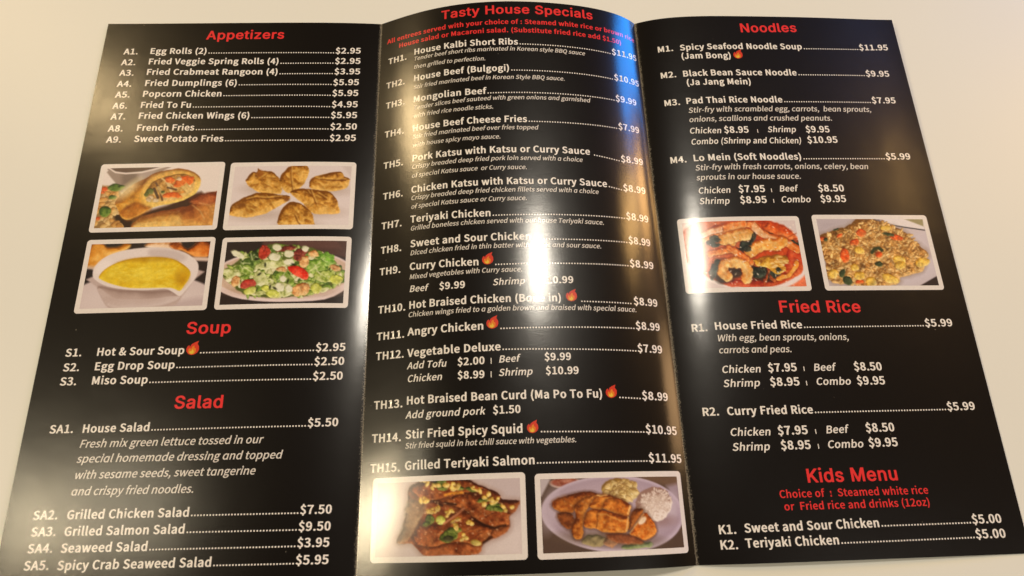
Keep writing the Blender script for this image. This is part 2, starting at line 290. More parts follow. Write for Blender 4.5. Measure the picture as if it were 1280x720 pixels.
'c':[358,[212,-26,202,-24,107,2,101,6,38,73,34,80,10,190,37,302,106,374,111,378,118,381,210,405,220,406,230,405,300,389,350,356,355,350,356,344,353,338,321,296,314,291,306,289,296,288,285,290,248,314,224,319,180,306,178,305,143,260,128,190,144,118,178,74,220,62,254,70,298,96,310,98,322,96,330,92,334,88,362,44,364,38,362,32,358,28,294,-9,222,-25]],
'd':[434,[192,-26,182,-24,92,2,86,8,31,78,12,190,34,298,38,304,98,374,106,380,190,404,200,406,210,405,268,393,280,388,281,562,284,566,289,570,302,574,370,574,382,572,392,566,396,558,395,-4,388,-11,376,-16,314,-16,305,-14,297,-10,293,-4,290,5,276,-5,270,-8,202,-25],[208,62,242,72,280,102,280,288,279,290,246,312,214,319,178,306,144,262,128,190,141,116,172,74]],
'e':[388,[216,-26,116,-1,109,2,103,6,37,78,10,190,37,300,100,372,106,378,112,380,194,404,204,406,216,405,300,383,307,380,312,376,365,310,384,212,381,172,374,165,364,161,134,160,131,158,143,110,180,71,228,59,264,65,308,86,318,88,328,87,337,84,344,78,369,34,369,26,364,20,302,-11,226,-25],[130,236,273,236,267,280,238,314,208,321,178,314,175,312,143,278]],
'f':[228,[72,-16,62,-14,54,-10,50,-6,48,0,48,310,46,312,14,313,6,316,0,322,-2,328,-2,378,2,385,12,390,48,394,48,442,61,512,104,562,114,567,184,582,194,581,262,568,272,562,276,554,260,498,252,491,240,488,228,489,196,497,178,488,176,486,164,438,164,396,226,396,237,392,244,386,246,380,246,328,244,322,241,318,228,313,166,312,164,311,163,-4,156,-11,144,-16]],
'g':[394,[190,-192,102,-179,90,-174,33,-136,31,-132,10,-76,11,-70,26,-20,63,14,43,36,32,78,45,124,71,152,41,190,24,252,24,256,45,330,50,336,105,386,112,389,184,405,198,406,250,396,378,396,390,394,400,388,404,382,404,332,402,326,395,320,386,317,342,316,340,314,348,300,358,252,338,180,335,174,284,128,276,123,194,104,184,105,148,114,143,108,139,90,148,70,182,62,254,62,332,54,343,50,390,18,394,14,412,-42,411,-48,387,-112,385,-116,312,-167,302,-171,200,-191],[197,-112,202,-113,269,-96,294,-54,282,-30,242,-22,178,-22,144,-18,142,-19,125,-38,119,-62,139,-98,142,-100],[190,184,194,184,227,198,247,254,227,310,192,325,159,310,139,254,159,198]],
'h':[426,[62,-16,52,-14,44,-10,40,-6,38,0,38,558,40,564,44,568,50,572,58,574,132,574,140,572,148,568,152,564,154,558,154,376,164,384,172,387,244,405,260,405,328,387,336,383,342,378,381,326,394,240,394,-2,391,-8,385,-12,378,-15,368,-16,298,-16,286,-12,279,-4,278,230,272,286,254,311,232,317,196,306,154,270,153,-4,146,-11,134,-16]],
'i':[192,[62,-16,52,-14,44,-10,40,-6,38,0,38,382,40,386,44,390,58,396,136,395,148,390,152,386,154,380,154,-2,152,-6,148,-10,142,-13,134,-16],[94,464,82,466,50,479,44,483,41,488,28,524,41,558,46,564,52,568,84,578,96,580,108,578,140,568,148,564,153,558,166,524,153,488,149,482,142,479,108,466]],
'k':[386,[62,-16,52,-14,44,-10,40,-6,38,0,38,558,40,564,44,568,50,572,58,574,132,574,140,572,148,568,152,564,154,558,154,246,268,386,274,392,282,395,290,396,364,396,379,392,384,388,387,384,388,378,385,372,265,226,265,224,404,6,406,-2,403,-8,398,-11,390,-15,382,-16,308,-16,298,-14,290,-10,286,-6,194,144,154,96,154,0,151,-8,142,-13,132,-16]],
'l':[198,[130,-26,116,-23,64,1,57,6,54,12,38,74,38,558,40,564,44,568,50,572,58,574,134,574,148,568,154,560,154,74,158,62,174,59,180,56,185,50,194,-4,191,-12,180,-18]],
'm':[648,[62,-16,52,-14,44,-10,40,-6,38,0,38,380,40,386,46,392,54,395,62,396,124,395,133,392,140,386,144,369,160,382,168,386,232,405,248,406,329,382,336,376,354,351,392,383,464,405,478,406,548,387,556,383,562,378,600,328,602,322,614,240,614,0,612,-6,606,-11,598,-15,590,-16,522,-16,509,-12,503,-8,501,-4,500,230,493,284,474,311,456,316,426,308,384,270,384,0,382,-6,374,-13,360,-16,290,-16,281,-14,273,-10,270,-6,268,0,268,230,262,286,244,311,224,316,194,306,154,270,153,-4,146,-11,134,-16]],
'n':[428,[62,-16,52,-14,44,-10,40,-6,38,0,38,380,40,386,48,393,60,396,124,395,133,392,140,386,144,368,162,382,170,386,242,405,252,406,262,405,328,387,338,382,381,326,394,242,394,0,392,-6,384,-13,372,-16,304,-16,288,-13,282,-9,279,-4,278,230,272,286,254,311,232,317,196,306,154,270,153,-4,146,-11,134,-16]],
'o':[424,[210,-26,200,-24,108,2,39,74,36,80,10,190,36,300,40,306,108,378,200,404,212,406,222,405,310,381,318,377,386,306,390,300,414,190,389,78,323,6,317,2,310,-1,222,-25],[211,62,250,74,283,118,296,190,282,262,250,306,212,318,174,306,142,262,128,190,141,118,174,74]],
'p':[434,[62,-176,52,-174,44,-170,40,-166,38,-160,39,384,46,392,58,396,120,396,130,393,138,388,141,384,144,373,170,388,236,405,246,406,256,405,345,378,352,372,404,304,406,300,424,196,399,80,337,8,326,2,244,-24,234,-26,224,-25,170,-13,154,-5,153,-6,154,-160,152,-166,144,-173,132,-176],[217,62,220,61,258,74,291,118,304,196,294,266,268,306,230,318,198,309,154,278,154,276,154,92,155,90,192,68]],
'q':[434,[304,-176,296,-175,288,-172,283,-168,280,-162,280,-1,266,-9,204,-25,194,-26,184,-25,98,0,87,6,33,74,30,80,12,190,35,300,100,376,108,380,194,405,208,406,270,393,277,390,290,381,292,382,296,388,301,392,308,395,318,396,378,395,390,390,396,382,396,-162,394,-166,390,-170,384,-173,376,-176],[208,62,242,72,280,102,280,288,279,290,246,312,214,319,178,306,144,262,128,190,141,116,172,74]],
'r':[272,[62,-16,52,-14,44,-10,40,-6,38,0,38,380,40,386,48,393,60,396,122,396,132,393,138,388,142,382,144,370,150,377,156,381,226,406,240,405,282,397,291,394,298,388,300,382,288,324,285,318,276,313,264,310,228,315,196,302,154,240,154,0,152,-6,144,-13,132,-16]],
's':[328,[162,-26,72,-8,2,34,-2,38,-4,44,-2,50,32,94,38,99,48,102,60,102,70,99,120,68,164,58,197,68,200,70,212,100,192,134,138,159,86,181,80,185,36,224,18,282,34,342,84,386,96,391,166,405,176,406,254,391,310,357,317,350,318,344,315,338,285,298,274,292,262,290,250,292,208,316,178,323,143,312,132,286,152,254,257,208,306,170,310,164,328,104,310,42,261,-4,248,-9,172,-25]],
't':[264,[182,-26,110,-9,102,-6,96,0,62,44,60,48,50,118,50,310,48,312,16,312,8,313,-3,318,-8,326,-8,376,-4,384,2,389,10,391,52,394,55,396,60,490,66,498,78,503,144,504,154,501,162,496,166,488,166,396,248,396,262,390,268,382,268,326,266,322,262,318,254,314,244,312,170,312,166,311,166,118,176,72,178,70,200,61,240,70,254,68,264,62,268,56,280,2,275,-6,264,-11,192,-25]],
'u':[426,[174,-26,164,-24,92,-4,86,2,47,54,32,140,33,384,36,389,42,393,58,396,130,396,142,391,149,384,150,148,156,94,174,68,192,64,230,75,271,114,272,116,272,380,274,386,282,393,296,396,364,396,378,393,386,386,388,380,387,-4,380,-11,368,-16,302,-16,291,-12,284,-6,282,-2,280,13,265,0,257,-4,186,-25]],
'v':[364,[144,-16,136,-15,129,-12,123,-8,121,-4,-15,376,-16,382,-14,386,-10,390,-4,394,10,396,80,396,92,393,100,386,184,133,268,386,276,393,290,396,358,396,373,392,378,388,381,384,381,376,246,-6,238,-13,226,-16]],
'w':[562,[122,-16,114,-15,106,-12,101,-8,98,-2,-7,376,-8,382,-4,389,4,394,14,396,84,396,98,393,104,390,108,386,166,162,226,382,230,388,234,392,242,395,250,396,316,396,330,393,338,386,400,162,458,386,462,390,468,394,482,396,548,396,558,393,566,388,570,382,569,376,466,-2,462,-8,454,-13,444,-16,362,-16,349,-14,339,-8,336,-2,280,212,222,-6,214,-13,202,-16]],
'x':[348,[8,-16,-2,-14,-11,-10,-15,-4,-15,4,108,198,-4,374,-6,382,-2,388,6,394,18,396,92,396,100,395,108,391,114,386,178,279,237,384,242,390,250,394,260,396,328,396,340,394,348,390,354,382,352,374,240,192,362,6,364,-2,361,-8,352,-13,340,-16,266,-16,258,-15,250,-12,244,-6,170,111,152,82,102,-6,99,-10,90,-14,80,-16]],
'y':[364,[68,-180,16,-171,8,-168,2,-162,0,-154,13,-102,20,-94,32,-90,42,-90,64,-94,98,-78,129,-26,135,0,-15,376,-15,384,-12,388,-7,392,8,396,80,396,90,393,98,388,102,382,188,143,190,143,199,174,270,386,278,393,292,396,358,396,373,392,378,388,381,384,381,376,237,-36,206,-106,153,-158,80,-179]]},
's': {' ':[156],
'(':[236,[161,-147,157,-145,154,-141,78,25,49,217,77,409,154,575,159,580,169,582,177,580,215,562,220,557,221,553,155,393,133,217,155,43,221,-121,219,-125,215,-128,177,-146,169,-148]],
')':[236,[63,-147,19,-127,16,-123,15,-119,83,43,105,219,83,392,15,553,16,557,21,562,63,581,71,582,79,580,84,575,159,409,187,217,158,25,84,-141,81,-145,75,-147]],
'1':[388,[55,-9,49,-5,47,-1,47,55,51,61,61,64,159,64,161,65,161,425,83,426,73,429,69,435,70,479,77,485,137,501,187,523,239,524,247,523,253,519,255,513,255,65,257,64,345,64,354,61,359,55,358,-3,353,-8,345,-10,63,-10]],
'2':[388,[23,-9,17,-5,15,-1,16,41,151,171,226,279,251,371,241,419,213,450,173,459,125,446,77,405,71,403,65,402,55,405,17,441,14,445,14,451,81,507,89,511,179,532,267,512,324,455,345,373,344,369,317,263,247,157,158,63,161,62,211,66,360,65,367,61,369,57,368,-3,363,-8,355,-10,31,-10]],
':':[194,[91,-19,55,-4,51,-1,37,41,51,79,55,82,89,96,99,98,107,96,139,82,143,79,159,39,144,1,141,-3,105,-19,97,-20],[91,265,57,277,51,281,37,323,51,363,55,366,89,380,99,382,107,380,139,366,143,363,159,321,144,283,141,279,103,265]],
'A':[426,[-5,-9,-9,-7,-12,-3,-12,3,162,517,167,522,175,524,249,524,257,522,261,519,263,515,436,3,436,-3,431,-8,423,-10,353,-10,347,-9,341,-5,293,146,131,146,130,145,81,-5,75,-9,69,-10,1,-10],[153,219,155,218,269,218,271,219,249,287,211,412]],
'B':[460,[63,-9,57,-5,55,1,56,517,61,522,69,524,223,524,323,508,389,465,415,389,394,315,391,311,346,277,389,259,430,213,443,149,418,63,415,59,347,9,341,7,235,-10,71,-10],[151,63,153,62,223,62,291,71,333,100,348,151,334,199,293,227,223,236,151,235],[151,307,153,306,211,306,273,315,307,338,320,379,308,423,273,445,213,452,151,451]],
'C':[446,[257,-19,139,15,57,109,55,113,25,255,55,401,57,405,142,497,261,531,269,532,359,512,419,467,422,463,422,457,387,413,383,410,377,408,369,409,363,411,319,443,269,455,194,431,142,365,123,257,141,149,193,82,265,59,323,73,375,113,385,116,393,115,399,111,435,69,437,63,433,57,361,2,269,-19]],
'F':[386,[63,-9,57,-5,55,1,56,517,61,522,69,524,365,524,376,521,381,515,381,457,379,453,373,449,365,448,151,447,151,297,153,296,331,296,339,295,345,291,347,287,347,229,343,223,333,220,151,219,150,-3,145,-8,137,-10,69,-10]],
'S':[418,[205,-19,103,4,23,59,20,63,19,67,21,71,59,117,63,120,69,122,77,121,82,119,145,74,215,59,263,67,294,93,306,129,283,182,227,214,153,246,103,275,60,321,43,385,64,459,123,509,131,513,221,532,313,512,381,467,384,463,384,457,349,413,343,409,337,408,331,409,325,411,276,443,219,455,163,439,140,391,162,343,164,341,217,314,291,282,349,249,388,203,403,135,379,57,317,3,311,1,217,-19]],
'T':[420,[171,-9,165,-5,163,1,163,447,21,448,13,450,9,453,7,457,8,517,13,522,21,524,397,524,407,522,412,517,413,513,413,457,411,453,407,450,399,448,257,447,257,-1,253,-7,243,-10,177,-10]],
'a':[394,[145,-19,85,-4,42,37,27,99,51,169,56,175,135,223,257,247,253,285,233,314,195,325,141,315,91,288,85,286,77,287,71,289,68,293,44,337,43,341,48,347,115,383,201,399,209,400,292,377,338,319,353,233,353,-1,349,-7,341,-10,285,-10,279,-9,275,-7,272,-3,267,24,225,-3,157,-19],[169,53,213,64,258,95,259,97,259,183,257,184,181,169,131,139,118,103,134,65,135,63]],
'b':[432,[225,-19,171,-5,135,18,134,17,130,-3,127,-7,121,-9,61,-10,53,-7,50,-3,49,557,51,563,58,567,129,568,137,566,142,561,143,405,142,363,143,361,177,383,241,399,251,399,338,373,395,299,413,195,388,81,325,9,237,-19],[219,55,267,70,300,115,315,195,304,269,277,310,229,325,189,314,143,279,143,89,185,63]],
'c':[358,[207,-19,113,7,47,77,45,81,21,191,47,299,49,303,118,373,213,399,221,400,293,384,341,353,344,349,344,343,311,299,303,295,295,294,289,296,254,319,223,325,170,309,133,263,117,191,132,117,169,70,219,55,259,64,301,90,309,92,317,91,324,85,352,41,353,37,349,31,287,-5,217,-20]],
'd':[434,[187,-19,99,7,42,79,23,189,45,297,47,301,107,371,114,375,195,399,203,400,267,387,291,372,292,373,291,413,292,561,297,566,305,568,371,568,377,567,383,563,385,557,384,-3,379,-8,371,-10,313,-9,307,-7,304,-3,299,21,265,-3,199,-19],[209,55,249,67,290,99,291,101,291,291,252,317,213,325,169,310,133,263,117,189,132,113,163,70]],
'e':[388,[211,-19,121,5,115,7,49,77,47,81,21,189,47,297,49,301,114,373,205,400,295,377,303,373,354,309,373,211,370,173,367,169,359,166,118,165,133,107,173,66,227,52,269,59,311,80,323,82,329,80,333,77,358,33,358,27,355,23,295,-7,221,-20],[117,231,119,230,283,230,285,231,277,283,247,318,207,327,169,318,132,279]],
'f':[228,[67,-9,61,-5,59,1,59,317,21,318,15,320,11,323,9,327,9,377,13,383,19,385,59,389,59,443,71,509,73,513,113,559,119,561,185,576,257,563,263,559,265,553,249,499,243,495,233,494,195,504,167,491,165,489,153,439,153,391,155,390,221,390,227,389,233,385,235,379,235,329,234,325,231,321,223,318,153,317,152,-3,147,-8,139,-10,73,-10]],
'g':[394,[183,-185,103,-173,45,-135,42,-131,21,-75,36,-23,75,13,75,15,54,37,43,77,56,123,83,151,52,191,35,253,55,327,59,333,113,382,187,399,195,400,249,390,377,390,385,389,391,385,393,381,393,331,391,327,385,323,379,322,323,321,337,299,347,251,325,177,275,131,269,127,193,110,142,121,133,111,127,89,139,66,179,56,253,56,329,48,335,46,383,13,400,-41,400,-47,375,-113,305,-163,299,-165,197,-185],[199,-119,203,-119,279,-99,305,-55,305,-53,291,-25,243,-16,179,-16,137,-11,115,-35,108,-63,109,-65,131,-103],[189,177,193,176,237,195,258,253,237,313,193,332,149,313,128,253,149,195]],
'h':[426,[57,-9,51,-5,49,1,49,559,53,565,61,568,131,568,141,563,143,557,142,357,143,356,175,381,247,399,255,400,328,379,370,325,383,239,383,-1,379,-7,369,-10,301,-10,293,-7,290,-3,289,231,283,287,263,316,233,323,189,311,144,273,143,271,142,-3,137,-8,129,-10,63,-10]],
'i':[192,[57,-9,51,-5,49,1,49,381,53,387,61,390,131,390,141,385,143,379,143,-1,139,-7,129,-10,63,-10],[89,471,57,484,53,487,39,525,52,557,55,561,89,573,97,574,139,561,142,557,155,523,142,489,139,485,101,471]],
'k':[386,[57,-9,51,-5,49,1,49,559,53,565,61,568,131,568,141,563,143,557,143,218,281,387,291,390,363,390,371,388,376,383,377,379,375,375,253,225,393,5,395,-1,391,-7,381,-10,309,-10,299,-7,197,159,195,160,143,97,143,1,141,-5,135,-9,129,-10,63,-10]],
'm':[648,[57,-9,51,-5,49,1,49,379,50,383,54,387,63,390,117,390,123,389,130,383,135,352,137,352,171,380,237,399,245,400,322,377,351,337,399,378,468,399,477,400,548,379,590,325,603,239,603,1,602,-3,599,-7,589,-10,525,-10,517,-8,512,-3,511,231,503,287,483,316,455,323,417,311,374,273,373,271,372,-3,367,-8,359,-10,293,-10,283,-7,280,-3,279,1,279,231,273,287,253,316,225,323,187,311,144,273,143,271,142,-3,137,-8,129,-10,63,-10]],
'n':[428,[57,-9,51,-5,49,1,49,379,51,385,57,389,63,390,117,390,123,389,130,383,135,352,137,351,173,380,249,400,257,399,328,379,370,325,383,241,383,1,381,-5,375,-9,369,-10,303,-10,295,-8,290,-3,289,231,283,287,263,316,233,323,189,311,144,273,143,271,142,-3,137,-8,129,-10,63,-10]],
'o':[424,[205,-19,115,7,49,77,21,189,47,299,49,303,116,373,205,399,213,400,310,373,377,303,379,299,403,189,378,79,313,9,305,5,217,-19],[205,57,213,55,258,69,260,71,293,117,307,189,293,264,259,310,211,325,165,310,131,264,117,189,131,116,165,70]],
'p':[434,[57,-169,51,-165,49,-159,50,383,55,388,63,390,122,389,127,387,130,383,135,358,175,383,247,400,337,374,341,371,394,301,413,197,388,81,325,9,237,-19,227,-19,173,-7,142,11,142,-163,137,-168,129,-170,63,-170],[219,55,267,70,300,115,315,195,304,269,277,310,229,325,191,314,143,279,143,89,185,63]],
'r':[272,[57,-9,51,-5,49,1,50,383,55,388,63,390,117,390,125,388,129,385,131,381,135,345,162,375,225,399,235,400,283,390,288,385,289,381,275,321,269,317,261,316,227,321,186,305,143,241,142,-3,137,-8,129,-10,63,-10]],
's':[328,[157,-19,77,-2,11,37,8,41,7,45,41,91,45,94,51,96,57,96,63,94,113,63,165,51,209,65,224,99,202,137,89,189,47,225,29,281,44,339,91,381,99,385,175,400,247,387,303,353,306,349,306,343,275,301,269,297,261,296,255,297,215,321,177,329,135,317,120,287,121,285,143,250,249,204,297,167,317,103,299,43,251,-1,245,-3,169,-19]],
't':[264,[177,-19,115,-3,109,-1,72,47,61,117,61,317,15,318,7,321,3,327,3,375,5,381,9,384,15,386,65,389,71,489,75,495,81,497,141,498,147,497,153,493,155,487,155,391,157,390,243,390,252,387,257,381,257,327,253,321,243,318,155,317,155,117,166,69,168,67,199,53,239,64,247,63,252,61,257,55,269,5,267,-1,259,-5,187,-20]],
'u':[426,[169,-19,99,1,58,55,43,139,44,383,49,388,59,390,125,390,133,388,138,383,139,149,145,93,165,64,193,57,239,71,283,113,284,383,289,388,297,390,363,390,371,388,376,383,377,379,376,-3,371,-8,363,-10,307,-10,301,-9,297,-7,294,-3,291,31,289,33,255,3,251,1,181,-19]],
'w':[562,[117,-9,111,-5,109,-1,4,377,3,381,5,385,11,389,17,390,85,390,93,388,98,383,154,163,165,116,238,383,243,388,251,390,315,390,324,387,329,381,401,113,412,163,468,383,473,388,481,390,545,390,551,389,557,385,559,381,558,377,455,-1,451,-7,441,-10,361,-10,355,-9,349,-5,294,203,281,254,279,255,266,201,212,-3,207,-8,199,-10,123,-10]],
'z':[332,[17,-9,11,-5,9,-1,10,37,200,317,45,318,39,319,33,323,31,327,31,379,33,385,39,389,47,390,305,390,311,389,317,387,321,381,320,343,130,63,133,62,311,62,319,61,325,57,327,53,327,-1,325,-5,319,-9,311,-10,25,-10]]},
'i': {' ':[156],
',':[194,[48,-140,42,-136,28,-98,28,-94,79,-52,94,-8,58,6,42,45,58,80,96,94,104,94,146,73,150,70,164,12,136,-80,60,-138,54,-141]],
'-':[242,[28,166,24,168,22,172,22,220,24,224,28,226,212,227,218,225,222,222,222,172,220,168,216,166]],
'.':[194,[94,-16,56,0,42,40,56,78,92,94,98,95,104,94,138,78,154,40,138,0,102,-16]],
'B':[460,[66,-6,62,-4,60,0,60,516,64,520,70,521,222,521,320,505,384,464,410,388,390,316,339,276,386,256,426,212,438,150,414,64,410,60,344,12,338,9,234,-7],[146,60,148,59,222,59,294,68,337,98,339,100,354,152,339,200,296,230,222,239,146,238],[146,304,148,303,210,303,276,312,311,336,313,338,326,380,313,424,276,448,212,455,146,454]],
'C':[446,[258,-16,144,16,62,110,30,256,60,400,62,404,146,496,268,529,356,509,416,464,418,462,418,458,382,414,376,411,368,412,322,446,268,458,190,433,137,366,118,258,136,148,189,80,266,56,326,70,378,110,386,113,394,110,430,68,432,64,428,58,357,4,266,-17]],
'D':[482,[66,-6,62,-4,60,0,60,516,64,520,70,521,200,521,338,489,420,402,422,398,450,258,422,118,340,26,336,24,204,-7],[146,62,148,61,192,61,286,84,344,150,364,258,345,364,287,432,192,453,146,452]],
'F':[386,[66,-6,62,-4,60,0,60,516,64,520,70,521,366,521,372,519,376,514,376,458,374,454,370,452,146,450,146,294,148,293,336,292,340,290,342,286,342,230,338,224,332,223,146,222,146,-2,142,-6,136,-7]],
'G':[482,[266,-16,146,16,62,110,30,256,62,400,64,404,148,496,276,529,371,508,432,464,434,462,434,458,396,414,390,411,382,412,336,446,278,458,194,434,137,366,118,258,138,148,194,79,278,56,326,63,362,82,362,204,262,205,256,206,254,208,252,212,252,268,256,272,262,273,434,272,438,270,440,266,440,50,436,44,368,2,274,-17]],
'K':[452,[66,-6,62,-4,60,0,60,516,64,520,70,521,136,521,142,519,146,516,146,282,344,518,352,521,426,521,432,519,436,514,434,510,276,318,460,2,458,-4,454,-6,448,-7,378,-7,370,-4,222,252,146,160,146,-2,142,-6,136,-7]],
'M':[568,[66,-6,62,-4,60,0,60,514,62,518,70,521,148,521,154,519,158,516,284,160,286,163,410,516,414,520,420,521,498,521,506,518,508,512,508,0,506,-4,498,-7,438,-7,432,-6,428,-2,428,284,432,374,316,50,312,46,308,45,262,45,256,46,252,50,154,316,134,376,133,372,138,284,138,-2,134,-6,128,-7]],
'Q':[520,[410,-134,327,-118,262,-76,258,-72,220,-13,122,32,54,124,30,258,58,400,60,404,136,492,141,496,260,529,378,496,384,492,460,402,488,258,466,126,400,34,312,-8,354,-52,424,-67,478,-61,486,-64,500,-114,500,-118,498,-120,492,-123,418,-135],[259,52,332,77,384,146,402,258,384,368,333,434,260,458,187,434,136,368,118,258,136,146,187,78]],
'S':[418,[206,-16,107,6,28,60,26,62,24,66,26,70,64,116,70,119,78,117,142,72,214,55,266,64,299,92,311,130,287,184,230,216,156,248,106,278,64,322,48,384,48,388,68,456,70,460,130,510,220,529,309,510,376,466,380,462,380,458,344,414,336,411,330,412,278,446,220,458,158,441,135,392,135,390,159,340,214,312,288,280,344,248,384,202,398,136,374,58,314,6,308,3,216,-16]],
'T':[420,[174,-6,170,-4,168,0,168,450,22,451,17,452,14,454,12,458,12,516,16,520,22,521,403,520,406,518,408,514,408,458,406,454,403,452,398,451,252,450,252,0,250,-4,244,-7]],
'W':[614,[122,-6,118,-4,116,0,8,512,10,518,18,521,84,521,90,519,94,516,170,120,172,115,198,236,270,516,274,520,280,521,338,521,346,518,348,514,420,236,446,114,448,117,468,236,524,516,528,520,534,521,596,521,604,518,606,512,500,0,498,-4,490,-7,412,-7,406,-6,402,-2,324,308,308,380,306,381,290,308,214,-2,210,-6,204,-7]],
'a':[434,[302,-32,298,-30,296,-26,297,22,296,25,260,0,198,-16,190,-16,104,8,46,80,28,190,50,296,52,300,114,372,202,397,265,384,304,358,308,382,314,386,370,387,376,385,380,382,380,-2,376,-6,372,-7,318,-7,317,-8,316,-28,310,-32],[207,52,210,52,252,64,295,98,296,100,296,292,254,320,214,328,165,312,128,264,112,190,126,113,159,68]],
'b':[432,[226,-16,173,-2,130,26,126,-2,120,-6,62,-7,58,-6,54,-2,54,558,56,562,60,564,128,565,134,563,138,560,138,404,137,354,138,354,179,380,242,396,248,397,334,371,390,300,408,196,384,82,320,10,236,-16],[218,52,222,52,270,67,306,116,320,196,310,268,281,312,230,328,186,316,138,280,138,88,182,61]],
'c':[358,[208,-16,118,8,52,78,26,190,52,298,54,302,122,372,220,397,289,382,338,350,340,348,340,344,306,300,300,297,292,298,256,322,224,328,166,311,128,264,112,190,128,116,165,68,220,52,262,62,304,88,308,89,314,88,320,84,348,38,344,32,284,-2,216,-17]],
'd':[434,[188,-16,104,8,46,80,28,190,50,298,114,372,198,396,204,397,264,384,296,364,297,364,296,412,296,560,300,564,306,565,374,564,378,562,380,558,380,-2,376,-6,370,-7,318,-7,313,-6,308,-2,304,28,302,28,262,0,196,-17],[207,52,210,52,252,64,295,98,296,100,296,292,254,320,214,328,165,312,128,264,112,190,126,113,159,68]],
'e':[388,[212,-16,120,8,54,78,26,190,52,296,54,300,118,372,206,397,292,375,298,372,350,308,368,212,366,174,362,170,358,169,112,168,128,106,168,64,228,50,272,57,314,78,322,79,326,77,330,74,354,32,354,28,350,24,292,-4,220,-17],[111,228,114,227,290,228,282,284,250,320,208,331,165,320,127,280]],
'f':[228,[70,-6,66,-4,64,0,64,320,22,321,16,324,14,328,14,378,18,382,22,383,63,386,64,388,64,442,76,510,116,556,122,559,186,573,254,560,260,556,260,552,244,500,240,498,234,497,194,508,162,492,148,440,148,388,150,387,220,387,228,384,230,380,230,328,228,324,222,321,148,320,148,-2,144,-6,138,-7]],
'g':[394,[184,-182,106,-170,50,-134,46,-130,26,-76,26,-72,40,-24,82,14,58,38,48,78,60,122,88,150,88,152,56,192,40,252,40,256,60,328,116,380,190,397,248,387,382,386,386,384,388,380,388,332,386,328,378,325,316,324,332,300,342,252,320,178,270,132,266,130,192,113,140,125,128,112,122,88,134,64,178,53,252,53,332,43,380,10,396,-42,396,-46,370,-112,300,-162,194,-183],[198,-122,202,-123,283,-102,311,-54,294,-22,244,-13,180,-13,134,-8,110,-34,103,-64,128,-106],[187,174,192,172,240,192,264,254,242,314,240,316,192,336,146,316,144,314,122,254,145,192]],
'h':[426,[60,-6,56,-4,54,0,54,558,56,562,62,565,130,565,136,562,138,558,138,404,137,348,138,347,177,378,248,396,254,397,324,377,366,324,378,240,378,0,374,-6,368,-7,302,-7,298,-6,294,-2,294,230,288,288,267,318,232,327,186,314,139,274,138,272,138,-2,134,-6,128,-7]],
'i':[192,[60,-6,56,-4,54,0,54,380,56,384,62,387,130,387,136,384,138,380,138,-2,134,-6,128,-7],[92,474,58,488,44,524,58,558,96,571,132,560,136,558,150,524,136,488,100,474]],
'k':[386,[60,-6,56,-4,54,0,54,558,56,562,62,565,130,565,136,562,138,558,138,205,284,384,292,387,362,387,370,384,372,380,370,376,248,226,390,0,386,-6,380,-7,310,-7,302,-4,196,168,138,98,138,0,136,-4,128,-7]],
'l':[198,[128,-16,72,10,54,76,54,558,56,562,62,565,130,565,136,562,138,558,138,72,143,54,148,52,162,53,166,51,170,48,178,-4,176,-8,172,-10,134,-17]],
'm':[648,[60,-6,56,-4,54,0,54,380,58,386,64,387,116,387,122,385,126,380,132,342,174,378,238,396,244,397,318,375,350,331,402,376,470,396,476,397,544,377,586,324,598,240,598,0,594,-6,588,-7,526,-7,520,-6,516,-2,516,230,508,288,487,318,454,326,414,314,369,274,368,272,368,-2,364,-6,358,-7,294,-7,286,-4,284,0,284,232,278,288,257,318,224,326,184,314,139,274,138,272,138,-2,134,-6,128,-7]],
'n':[428,[60,-6,56,-4,54,0,54,382,58,386,64,387,116,387,122,385,126,380,132,342,176,378,250,397,256,396,324,377,366,324,378,242,378,0,376,-4,368,-7,304,-7,298,-6,294,-2,294,230,288,288,267,318,232,327,186,314,139,274,138,272,138,-2,134,-6,128,-7]],
'o':[424,[206,-16,120,8,54,78,26,190,52,298,54,302,120,372,212,397,306,371,372,302,374,298,398,190,374,82,372,78,306,8,216,-16],[210,52,212,52,263,68,298,116,312,190,298,264,263,312,212,328,161,312,126,265,112,190,126,115,161,68]],
'p':[434,[60,-166,56,-164,54,-160,54,382,58,386,64,387,121,386,126,382,132,351,177,380,244,397,250,396,334,371,390,300,408,198,384,82,320,10,236,-16,228,-16,176,-4,138,19,137,18,138,-32,138,-162,134,-166,128,-167],[218,52,222,52,270,67,306,116,320,196,310,268,281,312,230,328,188,316,138,280,138,88,182,61]],
'q':[434,[302,-166,298,-164,296,-160,296,-26,297,24,296,25,260,0,198,-16,190,-16,104,8,48,78,46,82,28,190,50,298,114,372,200,397,264,384,304,358,308,382,314,386,372,387,378,384,380,380,380,-160,378,-164,372,-167],[207,52,210,52,252,64,295,98,296,100,296,292,254,320,214,328,165,312,128,264,112,190,126,113,159,68]],
'r':[272,[60,-6,56,-4,54,0,54,382,58,386,64,387,116,387,122,385,126,380,132,334,166,374,226,396,234,397,280,387,284,384,284,380,270,322,262,319,226,324,182,307,138,242,138,-2,134,-6,128,-7]],
's':[328,[158,-16,81,0,16,38,14,40,12,44,44,88,48,92,52,93,60,92,111,60,164,48,211,62,214,64,229,100,207,138,150,165,94,190,52,226,34,282,48,338,96,380,102,383,174,397,245,384,298,352,302,348,302,344,270,302,266,300,260,299,256,300,216,324,176,332,130,318,115,286,138,249,246,201,292,166,312,104,296,46,248,2,242,-1,168,-16]],
't':[264,[178,-16,114,0,76,48,66,118,66,320,16,321,12,322,8,326,8,376,10,380,16,383,70,387,76,488,78,492,84,495,140,495,146,493,150,490,150,388,152,387,242,387,248,385,252,380,252,328,248,322,242,321,150,320,150,116,161,68,162,66,198,50,240,61,248,59,252,54,264,4,262,0,256,-3,186,-17]],
